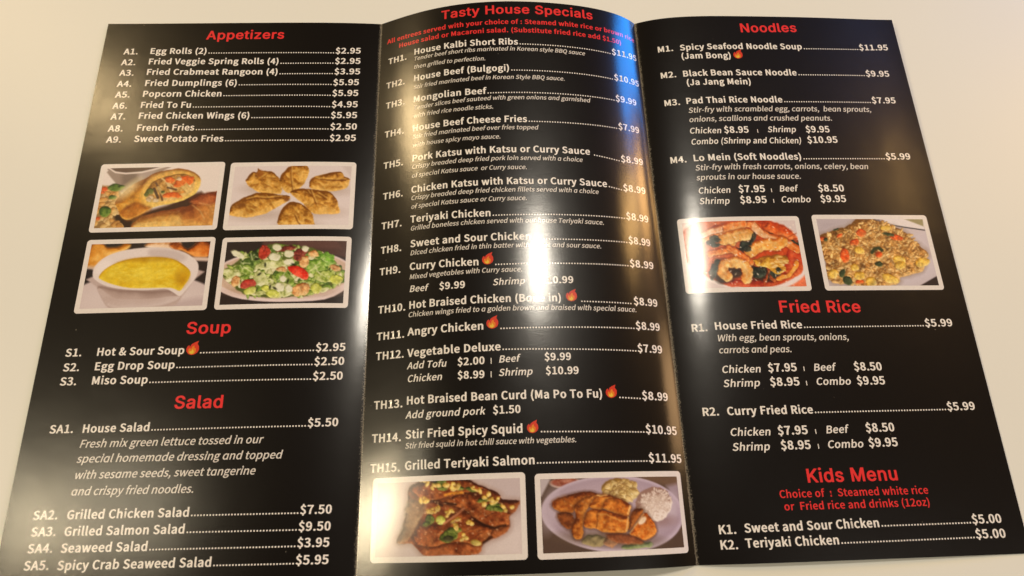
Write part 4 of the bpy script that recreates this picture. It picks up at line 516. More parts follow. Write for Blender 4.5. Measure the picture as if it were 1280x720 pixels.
(1, 'option', [('Add Tofu', 's', 0.02082, 1.1417, 0.6945, 1.2673, 0.6948), ('$2.00', 'b', 0.02231, 1.3013, 0.6945, 1.3841, 0.6938), ('|', 'bar', 0.02082, 1.4036, 0.6942, 1.4036, 0.6942), ('Beef', 's', 0.02082, 1.4253, 0.6927, 1.4869, 0.6917), ('$9.99', 'b', 0.02231, 1.564, 0.6908, 1.6459, 0.6903)]),
(1, 'option', [('Chicken', 's', 0.02082, 1.1426, 0.7153, 1.254, 0.7156), ('$8.99', 'b', 0.02231, 1.3012, 0.7158, 1.3834, 0.7158), ('|', 'bar', 0.02082, 1.4028, 0.7157, 1.4028, 0.7157), ('Shrimp', 's', 0.02082, 1.4244, 0.7139, 1.526, 0.7131), ('$10.99', 'b', 0.02231, 1.5657, 0.7129, 1.667, 0.7127)]),
(1, 'item', [('TH13.', 'b', 0.02405, 1.0346, 0.7541, 1.1309, 0.7541), ('Hot Braised Bean Curd (Ma Po To Fu)', 'b', 0.02405, 1.1421, 0.7507, 1.7357, 0.75), ('.', 'dots', 0.02405, 1.7852, 0.7511, 1.8599, 0.7525), ('$8.99', 'b', 0.02405, 1.8621, 0.7524, 1.957, 0.7533), ('F', 'flame', 0.02405, 1.7459, 0.7502, 1.781, 0.7498)]),
(1, 'option', [('Add ground pork', 's', 0.02082, 1.1406, 0.7724, 1.3816, 0.7722), ('$1.50', 'b', 0.02231, 1.4054, 0.7719, 1.4873, 0.7715)]),
(1, 'item', [('TH14.', 'b', 0.02405, 1.0323, 0.8059, 1.1287, 0.8059), ('Stir Fried Spicy Squid', 'b', 0.02405, 1.1417, 0.8032, 1.4924, 0.8015), ('.', 'dots', 0.02405, 1.5416, 0.8022, 1.8617, 0.8047), ('$10.95', 'b', 0.02405, 1.8638, 0.8047, 1.9782, 0.8068), ('F', 'flame', 0.02405, 1.5038, 0.8022, 1.5369, 0.8021)]),
(1, 'description', [('Stir fried squid in hot chili sauce with vegetables.', 'i', 0.0161, 1.1402, 0.8181, 1.6474, 0.8176)]),
(1, 'item', [('TH15.', 'b', 0.02405, 1.031, 0.8512, 1.1274, 0.8512), ('Grilled Teriyaki Salmon', 'b', 0.02405, 1.1417, 0.8498, 1.5238, 0.8482), ('.', 'dots', 0.02405, 1.5265, 0.8482, 1.8627, 0.8486), ('$11.95', 'b', 0.02405, 1.8648, 0.8486, 1.985, 0.8499)]),
(2, 'heading', [('Noodles', 'h', 0.03894, 2.389, 0.0383, 2.6098, 0.0355)]),
(2, 'item', [('M1.', 'b', 0.02423, 2.0717, 0.0779, 2.1297, 0.0779), ('Spicy Seafood Noodle Soup', 'b', 0.02423, 2.1537, 0.0785, 2.6161, 0.0764), ('.', 'dots', 0.02423, 2.6198, 0.0764, 2.8378, 0.0749), ('$11.95', 'b', 0.02423, 2.8403, 0.0748, 2.9559, 0.073)]),
(2, 'item', [('(Jam Bong)', 'b', 0.02423, 2.1538, 0.0979, 2.3391, 0.0989), ('F', 'flame', 0.02423, 2.348, 0.0993, 2.3831, 0.0988)]),
(2, 'item', [('M2.', 'b', 0.02423, 2.0704, 0.1376, 2.1284, 0.1376), ('Black Bean Sauce Noodle', 'b', 0.02423, 2.1504, 0.1379, 2.575, 0.1367), ('.', 'dots', 0.02423, 2.5787, 0.1366, 2.8392, 0.1352), ('$9.95', 'b', 0.02423, 2.8417, 0.1352, 2.9347, 0.1346)]),
(2, 'item', [('(Ja Jang Mein)', 'b', 0.02423, 2.1594, 0.1578, 2.3974, 0.1577)]),
(2, 'item', [('M3.', 'b', 0.02423, 2.0707, 0.1991, 2.1287, 0.1991), ('Pad Thai Rice Noodle', 'b', 0.02423, 2.1485, 0.1983, 2.5016, 0.1972), ('.', 'dots', 0.02423, 2.5051, 0.1971, 2.8377, 0.1957), ('$7.95', 'b', 0.02423, 2.8402, 0.1956, 2.9332, 0.1949)]),
(2, 'description', [('Stir-fry with scrambled egg, carrots,  bean sprouts,', 'i', 0.02093, 2.1514, 0.218, 2.8299, 0.2152)]),
(2, 'description', [('onions, scallions and crushed peanuts.', 'i', 0.02093, 2.1492, 0.2379, 2.6735, 0.2359)]),
(2, 'option', [('Chicken', 's', 0.02254, 2.1456, 0.2619, 2.2588, 0.2633), ('$8.95', 'b', 0.02516, 2.2687, 0.2627, 2.3581, 0.2625), ('|', 'bar', 0.02254, 2.39, 0.2628, 2.39, 0.2628), ('Shrimp', 's', 0.02254, 2.4253, 0.2615, 2.5297, 0.2612), ('$9.95', 'b', 0.02516, 2.5662, 0.2614, 2.6553, 0.2609)]),
(2, 'option', [('Combo (Shrimp and Chicken)', 's', 0.02254, 2.1456, 0.2853, 2.5417, 0.2848), ('$10.95', 'b', 0.02516, 2.5643, 0.2839, 2.6768, 0.2828)]),
(2, 'item', [('M4.', 'b', 0.02423, 2.0664, 0.3204, 2.1244, 0.3204), ('Lo Mein (Soft Noodles)', 'b', 0.02423, 2.1461, 0.3193, 2.532, 0.3185), ('.', 'dots', 0.02423, 2.5355, 0.3185, 2.8395, 0.3167), ('$5.99', 'b', 0.02423, 2.8419, 0.3167, 2.9357, 0.3158)]),
(2, 'description', [('Stir-fry with fresh carrots, onions, celery, bean', 'i', 0.02093, 2.1476, 0.3386, 2.7683, 0.3372)]),
(2, 'description', [('sprouts in our house sauce.', 'i', 0.02093, 2.1469, 0.3583, 2.5158, 0.3578)]),
(2, 'option', [('Chicken', 's', 0.02254, 2.1472, 0.3849, 2.2586, 0.3851), ('$7.95', 'b', 0.02516, 2.2866, 0.3844, 2.3804, 0.384), ('|', 'bar', 0.02254, 2.4025, 0.3847, 2.4025, 0.3847), ('Beef', 's', 0.02254, 2.4293, 0.3833, 2.4931, 0.3828), ('$8.50', 'b', 0.02516, 2.5684, 0.3831, 2.6623, 0.3829)]),
(2, 'option', [('Shrimp', 's', 0.02254, 2.1463, 0.4057, 2.2496, 0.4065), ('$8.95', 'b', 0.02516, 2.2862, 0.4059, 2.3801, 0.4055), ('|', 'bar', 0.02254, 2.4037, 0.4056, 2.4037, 0.4056), ('Combo', 's', 0.02254, 2.4289, 0.4048, 2.534, 0.4046), ('$9.95', 'b', 0.02516, 2.5694, 0.4044, 2.6618, 0.404)]),
(2, 'heading', [('Fried Rice', 'h', 0.03894, 2.358, 0.6088, 2.6328, 0.6105)]),
(2, 'item', [('R1.', 'b', 0.02423, 2.0666, 0.638, 2.1187, 0.638), ('House Fried Rice', 'b', 0.02423, 2.1402, 0.6364, 2.4255, 0.6371), ('.', 'dots', 0.02423, 2.4286, 0.6372, 2.8378, 0.6369), ('$5.99', 'b', 0.02423, 2.84, 0.6369, 2.9358, 0.6366)]),
(2, 'description', [('With egg, bean sprouts, onions,', 'i', 0.02093, 2.1428, 0.6565, 2.5724, 0.6587)]),
(2, 'description', [('carrots and peas.', 'i', 0.02093, 2.1424, 0.6769, 2.3774, 0.6779)]),
(2, 'option', [('Chicken', 's', 0.02254, 2.1434, 0.7097, 2.2674, 0.7105), ('$7.95', 'b', 0.02516, 2.2906, 0.7098, 2.3841, 0.7096), ('|', 'bar', 0.02254, 2.4069, 0.7098, 2.4069, 0.7098), ('Beef', 's', 0.02254, 2.436, 0.7099, 2.5066, 0.71), ('$8.50', 'b', 0.02516, 2.5696, 0.7103, 2.6621, 0.7108)]),
(2, 'option', [('Shrimp', 's', 0.02254, 2.1421, 0.7329, 2.2576, 0.7333), ('$8.95', 'b', 0.02516, 2.2902, 0.7331, 2.3852, 0.7333), ('|', 'bar', 0.02254, 2.4071, 0.7337, 2.4071, 0.7337), ('Combo', 's', 0.02254, 2.4367, 0.7332, 2.55, 0.7338), ('$9.95', 'b', 0.02516, 2.5704, 0.7339, 2.6628, 0.7343)]),
(2, 'item', [('R2.', 'b', 0.02423, 2.0677, 0.7779, 2.1198, 0.7779), ('Curry Fried Rice', 'b', 0.02423, 2.1434, 0.7781, 2.412, 0.779), ('.', 'dots', 0.02423, 2.4151, 0.779, 2.8453, 0.7789), ('$5.99', 'b', 0.02423, 2.8475, 0.779, 2.941, 0.7787)]),
(2, 'option', [('Chicken', 's', 0.02254, 2.1426, 0.811, 2.2677, 0.8119), ('$7.95', 'b', 0.02516, 2.2902, 0.8115, 2.3847, 0.8112), ('|', 'bar', 0.02254, 2.4093, 0.8115, 2.4093, 0.8115), ('Beef', 's', 0.02254, 2.4398, 0.8111, 2.5096, 0.8109), ('$8.50', 'b', 0.02516, 2.5682, 0.8104, 2.6611, 0.8102)]),
(2, 'option', [('Shrimp', 's', 0.02254, 2.1433, 0.8341, 2.2582, 0.8348), ('$8.95', 'b', 0.02516, 2.2927, 0.8344, 2.3862, 0.8344), ('|', 'bar', 0.02254, 2.4097, 0.8347, 2.4097, 0.8347), ('Combo', 's', 0.02254, 2.4371, 0.8342, 2.5509, 0.8344), ('$9.95', 'b', 0.02516, 2.5685, 0.8338, 2.6618, 0.8337)]),
(2, 'heading', [('Kids Menu', 'h', 0.03894, 2.3554, 0.8853, 2.6411, 0.8858)]),
(2, 'note', [('Choice of  :  Steamed white rice', 't', 0.02155, 2.2652, 0.9072, 2.7256, 0.9075)]),
(2, 'note', [('or  Fried rice and drinks (12oz)', 't', 0.02155, 2.2739, 0.9255, 2.7231, 0.9255)]),
(2, 'item', [('K1.', 'b', 0.02423, 2.0719, 0.9566, 2.1244, 0.9566), ('Sweet and Sour Chicken', 'b', 0.02423, 2.1476, 0.9556, 2.5537, 0.954), ('.', 'dots', 0.02423, 2.5567, 0.9541, 2.8394, 0.9539), ('$5.00', 'b', 0.02423, 2.8414, 0.954, 2.9352, 0.9538)]),
(2, 'item', [('K2.', 'b', 0.02423, 2.0712, 0.9784, 2.1238, 0.9784), ('Teriyaki Chicken', 'b', 0.02423, 2.1451, 0.977, 2.4229, 0.9766), ('.', 'dots', 0.02423, 2.4258, 0.9766, 2.8399, 0.9755), ('$5.00', 'b', 0.02423, 2.8419, 0.9755, 2.9366, 0.9757)])]
def put(name, p, pr, mats, up=0.00022, midx=None, ups=None):
    P = np.array(pr.P)
    V = sheet(p, P[:, 0] - p, P[:, 1], up if ups is None else np.array(ups))
    return link(name, V, pr.F, mats, panels[p], midx)
for p, kind, segs in LINES:
    pr = Print()
    for t, st, sz, u0, v0, u1, v1 in segs:
        if st == 'flame':
            fp = Print(); w = u1 - u0; ups = []; mi = []
            for lay, sh in enumerate((FL_R, FL_O, FL_Y)):
                fp.add([(u0 + x * w, v0 - y * w * 1.12 / HP) for x, y in sh], fan(sh, lay))
                ups += [0.00022 + lay * 0.00012] * len(sh); mi += [lay] * (len(fp.F) - len(mi))
            put("flame_icon", p, fp, [M_fr, M_fo, M_fy], midx=mi, ups=ups)
        elif st == 'dots': dots(pr, sz, u0, v0, u1, v1)
        elif st == 'bar':
            h = sz * (.88 if p == 1 else .62) / HP; w = sz * .055; sl = 0
            pr.add([(u0 - w, v0), (u0 + w, v0), (u0 + w, v0 - h), (u0 - w, v0 - h)], [(0, 1, 2), (0, 2, 3)])
        else: write(pr, t, st, sz, u0, v0, u1, v1)
    m = {'heading': M_red, 'note': M_red, 'description': M_soft}.get(kind, M_white)
    put(NAMES[kind], p, pr, [m])

# ------------------------------------------------------------------ the printed food photos: pictures painted procedurally, then printed on the sheet
QUADS = {'A': (0, (0.0759, 0.3066, 0.4939, 0.4391)), 'B': (0, (0.5136, 0.3089, 0.9371, 0.4409)), 'C': (0, (0.0788, 0.4529, 0.4948, 0.5843)), 'D': (0, (0.5182, 0.4551, 0.9356, 0.5843)), 'E': (1, (1.0417, 0.8596, 1.4938, 0.9807)), 'F': (1, (1.5207, 0.8625, 1.973, 0.9815)), 'G': (2, (2.0644, 0.432, 2.4801, 0.5715)), 'H': (2, (2.5256, 0.4295, 2.9379, 0.5714))}
PXW = 340
def hash_noise(X, Y, seed):
    xi = np.floor(X).astype(np.int64); yi = np.floor(Y).astype(np.int64); fx = X - xi; fy = Y - yi
    fx = fx * fx * (3 - 2 * fx); fy = fy * fy * (3 - 2 * fy)
    def h(a, b):
        n = (a * 374761393 + b * 668265263 + seed * 974634777) & 0xFFFFFFFF
        n = ((n ^ (n >> 13)) * 1274126177) & 0xFFFFFFFF
        return ((n ^ (n >> 16)) & 0xFFFF) / 65535.0
    return (h(xi, yi) * (1 - fx) + h(xi + 1, yi) * fx) * (1 - fy) + (h(xi, yi + 1) * (1 - fx) + h(xi + 1, yi + 1) * fx) * fy
class Pic:
    """a printed picture; shapes are given in the coordinates X, Y of the four corners passed in"""
    def __init__(self, corners, aspect, bg):
        self.w = PXW; self.h = int(round(PXW / aspect)) // 2 * 2
        tl, tr, br, bl = [np.array(c, float) for c in corners]
        a, b = np.meshgrid((np.arange(self.w) + .5) / self.w, (np.arange(self.h) + .5) / self.h)
        Q = (tl * (1 - a[..., None]) + tr * a[..., None]) * (1 - b[..., None]) + (bl * (1 - a[..., None]) + br * a[..., None]) * b[..., None]
        self.X, self.Y = Q[..., 0], Q[..., 1]
        self.C = np.ones((self.h, self.w, 3)) * np.array(bg) / 255.; self.seed = 1
    def noise(self, sc, oct=3):
        self.seed += 1; r = 0; amp = .5; t = 0
        for o in range(oct):
            r = r + amp * hash_noise(self.X / sc * 2 ** o + 31.7 * o, self.Y / sc * 2 ** o + 17.3, self.seed + 13 * o); t += amp; amp *= .55
        return r / t
    def ell(self, cx, cy, rx, ry, rot=0, wob=0, ws=60):
        a = math.radians(rot); x = self.X - cx; y = self.Y - cy
        if wob: x = x + (self.noise(ws) - .5) * 2 * wob; y = y + (self.noise(ws) - .5) * 2 * wob
        p = x * math.cos(a) + y * math.sin(a); q = -x * math.sin(a) + y * math.cos(a)
        return (1 - np.sqrt((p / rx) ** 2 + (q / ry) ** 2)) * min(rx, ry)
    def poly(self, pts, wob=0, ws=60, smooth=True):
        P = [np.array(p, float) for p in pts]
        if smooth:
            R = []; n = len(P)
            for i in range(n):
                a, b_, c, d = P[i - 1], P[i], P[(i + 1) % n], P[(i + 2) % n]
                for t in (0, .33, .66):
                    R.append(.5 * (2 * b_ + (c - a) * t + (2 * a - 5 * b_ + 4 * c - d) * t * t + (3 * b_ - a - 3 * c + d) * t ** 3))
            P = R
        x, y = self.X, self.Y
        if wob: x = x + (self.noise(ws) - .5) * 2 * wob; y = y + (self.noise(ws) - .5) * 2 * wob
        D = np.full(x.shape, 1e9); I = np.zeros(x.shape, bool)
        for i in range(len(P)):
            (ax, ay), (bx, by) = P[i], P[(i + 1) % len(P)]
            dx, dy = bx - ax, by - ay; L = dx * dx + dy * dy + 1e-9
            t = np.clip(((x - ax) * dx + (y - ay) * dy) / L, 0, 1)
            D = np.minimum(D, np.hypot(x - ax - t * dx, y - ay - t * dy))
            if ay != by: I ^= ((ay > y) != (by > y)) & (x < (bx - ax) * (y - ay) / (by - ay) + ax)
        return np.where(I, D, -D)
    def line(self, pts, w, wob=0, ws=40):
        if wob:
            q = Pic.__new__(Pic); q.X = self.X + (self.noise(ws) - .5) * 2 * wob; q.Y = self.Y + (self.noise(ws) - .5) * 2 * wob
            return q.line(pts, w)
        D = np.full(self.X.shape, 1e9)
        for (ax, ay), (bx, by) in zip(pts[:-1], pts[1:]):
            dx, dy = bx - ax, by - ay; L = dx * dx + dy * dy + 1e-9
            t = np.clip(((self.X - ax) * dx + (self.Y - ay) * dy) / L, 0, 1)
            D = np.minimum(D, np.hypot(self.X - ax - t * dx, self.Y - ay - t * dy))
        return w - D
    def over(self, d, col, soft=8, op=1.0):
        m = np.clip(d / soft + .5, 0, 1) * op
        col = np.asarray(col, float) / 255. if not isinstance(col, np.ndarray) else col
        self.C[...] = self.C * (1 - m[..., None]) + col * m[..., None]
    def food(self, d, dark, mid, light, bev=60, soft=8, mott=.5, ns=40, k=1.0, lx=-.35, ly=-.75, op=1.0, within=None):
        h = np.clip(d / bev, 0, 1); h = np.sqrt(1 - (1 - h) ** 2)
        gy, gx = np.gradient(h); s = .5 - (gx * lx + gy * ly) * -9 * k * bev / 60
        s = .5 + (-(gx * -lx + gy * -ly)) * 9 * k * bev / 60
        s = np.clip(s + (h - .6) * .25 + (self.noise(ns, 4) - .5) * mott * 1.6, 0, 1)[..., None]
        dk, md, lt = [np.array(c) / 255. for c in (dark, mid, light)]
        col = np.where(s < .5, dk + (md - dk) * s * 2, md + (lt - md) * (s - .5) * 2)
        if within is not None: d = np.minimum(d, within)
        self.over(d, col, soft, op)
    def grains(self, region, n, rx, ry, cols, rnd, box, rot=None, mott=.3, soft=5, bev=None, keep=1.0, k=.8):
        x0, y0, x1, y1 = box; c = 0; tries = 0
        pts = []
        while c < n and tries < n * 12:
            tries += 1; x = rnd.uniform(x0, x1); y = rnd.uniform(y0, y1)
            i = np.argmin(np.abs(self.X[self.h // 2] - x)); j = np.argmin(np.abs(self.Y[:, i] - y))
            if region is not None and region[j, i] < 0: continue
            pts.append((y, x)); c += 1
        for y, x in sorted(pts):
            dk, md, lt = rnd.choice(cols); f = rnd.uniform(.65, 1.3)
            rr = rx * f * 1.6 + 12; c0 = np.where((np.abs(self.X - x) < rr) & (np.abs(self.Y - y) < rr))
            if len(c0[0]) < 9: continue
            S_ = slice(c0[0].min(), c0[0].max() + 1), slice(c0[1].min(), c0[1].max() + 1)
            w = Pic.__new__(Pic); w.X = self.X[S_]; w.Y = self.Y[S_]; w.C = self.C[S_]; self.seed += 3; w.seed = self.seed
            if min(w.X.shape) < 2: continue
            w.food(w.ell(x, y, rx * f, ry * rnd.uniform(.7, 1.2), rnd.uniform(0, 180) if rot is None else rot + rnd.uniform(-25, 25), wob=rx * .25, ws=rx * 1.5), dk, md, lt, bev=bev or ry * .9, soft=soft, mott=mott, ns=rx, k=k)
    def out(self, grit=.55):
        mxc, mnc = self.C.max(2), self.C.min(2); sat = np.clip((mxc - mnc - .10) * 3.0, 0, 1)
        n = (self.noise(16, 2) - .5) * 1.0 + (self.noise(44, 3) - .5) * 1.1
        self.C[...] = self.C * (1 + grit * sat * n)[..., None]
        sp = np.clip((self.noise(13, 1) - .80) * 6, 0, 1) * sat * .8 * grit
        self.C[...] = self.C + (np.array([1., .93, .8]) - self.C) * sp[..., None]
        C = self.C.reshape(self.h // 2, 2, self.w // 2, 2, 3).mean((1, 3))
        C = np.clip(C, 0, 1); return np.where(C <= .04045, C / 12.92, ((C + .055) / 1.055) ** 2.4)

R = random.Random
def paint_egg_rolls(a):
    c = Pic([(150, 108), (1160, 95), (1118, 628), (65, 645)], a, (228, 217, 214)); r = R(3)
    c.over(c.poly([(190, 112), (700, 98), (640, 150), (560, 300), (470, 320), (300, 330), (240, 240)]), (150, 132, 124), 14)
    c.over(c.poly([(300, 150), (420, 150), (420, 300), (320, 300)]), (112, 96, 88), 50, .8)
    c.over(c.poly([(450, 140), (600, 110), (540, 230), (470, 260)]), (176, 160, 156), 40, .7)
    c.over(c.poly([(190, 112), (620, 100), (480, 140), (330, 150), (240, 138)]), (84, 62, 56), 10)
    c.over(c.line([(185, 112), (240, 148), (330, 160), (470, 150), (600, 118), (680, 98)], 7), (226, 214, 212), 9)
    bed = c.poly([(60, 300), (150, 270), (260, 290), (330, 420), (350, 660), (40, 660)])
    c.over(bed, (150, 116, 70), 20)
    c.over(c.poly([(330, 560), (700, 450), (1000, 330), (1000, 480), (600, 560), (460, 640), (320, 640)]), (58, 30, 20), 30)
    c.over(c.poly([(240, 520), (420, 560), (470, 640), (320, 645)]), (45, 26, 16), 24)
    c.grains(bed, 60, 40, 24, [((150, 105, 50), (214, 176, 112), (240, 214, 160)), ((140, 100, 60), (200, 165, 110), (232, 205, 160)), ((150, 96, 40), (205, 150, 80), (235, 200, 130))], r, (70, 290, 330, 640))
    for x, y, rx, ry in [(245, 288, 62, 34), (160, 498, 52, 50), (225, 375, 32, 22), (300, 280, 30, 20)]:
        c.food(c.ell(x, y, rx, ry, 0, 10), (28, 46, 16), (70, 104, 34), (136, 160, 72), bev=28, mott=.5, ns=25)
    for x, y, rr in [(150, 300, 26), (135, 330, 16), (100, 560, 20)]: c.food(c.ell(x, y, rr, rr * .8), (160, 50, 20), (214, 90, 40), (240, 140, 80), bev=15)
    lower = c.poly([(445, 575), (560, 520), (760, 478), (900, 450), (985, 370), (1060, 345), (1180, 345), (1150, 660), (440, 660)], 8)
    c.food(lower, (120, 56, 22), (188, 118, 54), (224, 172, 92), bev=150, mott=.55, ns=130, k=1.2)
    c.food(c.poly([(900, 420), (990, 350), (1160, 342), (1150, 430), (1040, 440)], 10), (92, 34, 18), (148, 70, 36), (190, 110, 60), bev=50, mott=.6, ns=60, soft=26)
    c.over(c.line([(930, 450), (1000, 500), (1040, 570)], 5), (228, 190, 130), 14, .6); c.over(c.line([(990, 430), (1080, 450), (1120, 520)], 5), (216, 170, 110), 14, .55)
    c.food(c.poly([(440, 570), (560, 540), (800, 520), (820, 640), (440, 640)], 8), (176, 120, 50), (222, 180, 96), (244, 218, 140), bev=90, mott=.5, ns=70, soft=50, op=.75)
    roll = c.poly([(245, 420), (300, 350), (390, 265), (490, 215), (600, 150), (720, 130), (830, 122), (940, 160), (988, 215), (980, 290), (930, 360), (830, 410), (700, 440), (580, 468), (450, 540), (360, 575), (300, 545), (270, 480)], 6)
    c.food(roll, (128, 66, 14), (206, 142, 46), (242, 206, 112), bev=120, mott=.5, ns=70, k=1.3)
    c.over(c.ell(350, 310, 130, 42, -40), (246, 228, 176), 50, .75)
    c.food(c.poly([(320, 470), (420, 420), (520, 450), (560, 480), (440, 550), (350, 570), (300, 530)], 10), (110, 46, 8), (170, 92, 20), (210, 140, 56), bev=60, mott=.6, ns=50, soft=40, op=.85)
    c.over(c.poly([(480, 300), (560, 190), (760, 132), (930, 165), (975, 250), (900, 360), (720, 430), (560, 440), (490, 390)]), (234, 192, 100), 26, .75)
    face = c.poly([(505, 350), (560, 250), (660, 195), (800, 170), (905, 190), (945, 250), (915, 320), (820, 380), (680, 415), (560, 420)], 10)
    c.food(face, (120, 76, 26), (186, 136, 66), (226, 190, 120), bev=60, mott=.9, ns=32)
    for pts, col, w in [([(600, 250), (640, 330), (660, 400)], (96, 62, 40), 10), ([(585, 300), (620, 380)], (70, 48, 36), 12), ([(690, 230), (740, 330)], (226, 200, 150), 11), ([(650, 210), (780, 300)], (214, 186, 130), 8), ([(700, 290), (780, 310)], (84, 56, 36), 8), ([(860, 210), (900, 280)], (250, 224, 160), 9), ([(820, 270), (880, 330)], (238, 205, 130), 10), ([(620, 290), (690, 390)], (200, 170, 110), 14), ([(760, 350), (840, 330)], (214, 140, 60), 9)]:
        c.over(c.line(pts, w), col, 8, .9)
    for x, y, rx, ry, ro in [(820, 240, 80, 34, -35), (765, 360, 70, 26, 12), (720, 225, 44, 26, 20), (900, 225, 30, 40, 20), (690, 365, 30, 18, 0)]:
        c.food(c.ell(x, y, rx, ry, ro, 12, 30), (176, 60, 12), (224, 100, 30), (246, 156, 80), bev=22, mott=.5, ns=24)
    for x, y, rx, ry in [(550, 322, 34, 26), (520, 350, 22, 22), (660, 330, 18, 12)]: c.food(c.ell(x, y, rx, ry, 0, 8, 20), (40, 48, 18), (84, 92, 40), (140, 140, 80), bev=18)
    for x, y in [(560, 375), (600, 400), (540, 395), (800, 215)]: c.food(c.ell(x, y, 24, 18, 20, 8, 20), (150, 120, 90), (206, 180, 140), (236, 220, 190), bev=16)
    return c.out(0.20)

def paint_dumplings(a):
    c = Pic([(140, 92), (1172, 95), (1165, 622), (95, 622)], a, (219, 206, 207)); r = R(5)
    c.over(c.ell(640, 640, 700, 260), (226, 214, 214), 200, .6); c.over(c.poly([(1080, 90), (1180, 90), (1170, 200)], smooth=False), (200, 186, 184), 30, .7)
    for sh in [(400, 300, 170, 50), (380, 530, 260, 46), (880, 510, 210, 50), (720, 620, 160, 40), (1010, 320, 160, 40)]: c.over(c.ell(*sh), (180, 160, 150), 60, .6)
    D = [([(540, 215), (600, 120), (660, 92), (770, 92), (800, 150), (770, 230), (720, 300), (620, 345), (560, 290)], 1), ([(800, 270), (815, 215), (930, 170), (1070, 150), (1110, 190), (1160, 220), (1130, 290), (1040, 325), (900, 318), (815, 300)], 0),
         ([(240, 210), (290, 150), (335, 150), (345, 112), (375, 140), (460, 145), (520, 190), (548, 240), (556, 345), (400, 335), (320, 310), (250, 250)], 0),
         ([(98, 510), (130, 440), (230, 375), (350, 335), (470, 345), (560, 360), (636, 372), (620, 410), (520, 470), (400, 530), (260, 552), (140, 535)], 1),
         ([(640, 330), (720, 305), (860, 312), (980, 335), (1050, 400), (1068, 460), (1085, 515), (1000, 525), (860, 528), (760, 440), (680, 380)], 1),
         ([(560, 640), (562, 500), (640, 425), (740, 440), (830, 510), (862, 600), (850, 640)], 0)]
    for i, (pts, t) in enumerate(D):
        d = c.poly(pts, 7, 50)
        c.food(d, (122, 70, 16), (196, 138, 54), (232, 184, 98), bev=95, mott=.9, ns=34, k=1.15)
        xs = [p[0] for p in pts]; ys = [p[1] for p in pts]; cx, cy = sum(xs) / len(xs), sum(ys) / len(ys)
        for k in range(8):
            x = cx + r.uniform(-.3, .3) * (max(xs) - min(xs)); y = cy + r.uniform(-.28, .28) * (max(ys) - min(ys)); an = r.uniform(-40, 60)
            c.food(np.minimum(c.ell(x, y, r.uniform(20, 46), r.uniform(7, 15), an, 8, 30), d), (104, 54, 8), (150, 92, 24), (190, 130, 54), bev=10, soft=12, op=.7)
            c.food(np.minimum(c.ell(x + 8, y - 16, r.uniform(16, 40), 9, an, 6, 30), d), (206, 150, 60), (226, 176, 84), (244, 206, 124), bev=10, soft=12, op=.7)
    for pts in [[(250, 400), (330, 380), (430, 390), (560, 380)], [(790, 330), (850, 390), (870, 440)], [(690, 540), (720, 600), (760, 640)], [(640, 110), (640, 200), (660, 320)], [(900, 220), (1000, 230), (1120, 225)], [(880, 350), (960, 400)], [(820, 330), (840, 370)]]:
        c.over(c.line(pts, 6), (112, 60, 14), 12, .75); c.over(c.line([(x + 6, y - 14) for x, y in pts], 5), (236, 190, 106), 12, .6)
    c.over(c.ell(200, 440, 42, 26), (112, 60, 14), 26, .8); c.over(c.ell(365, 160, 30, 30), (150, 84, 24), 20, .8); c.over(c.ell(610, 395, 26, 20), (116, 60, 20), 16, .8)
    return c.out(0.17)

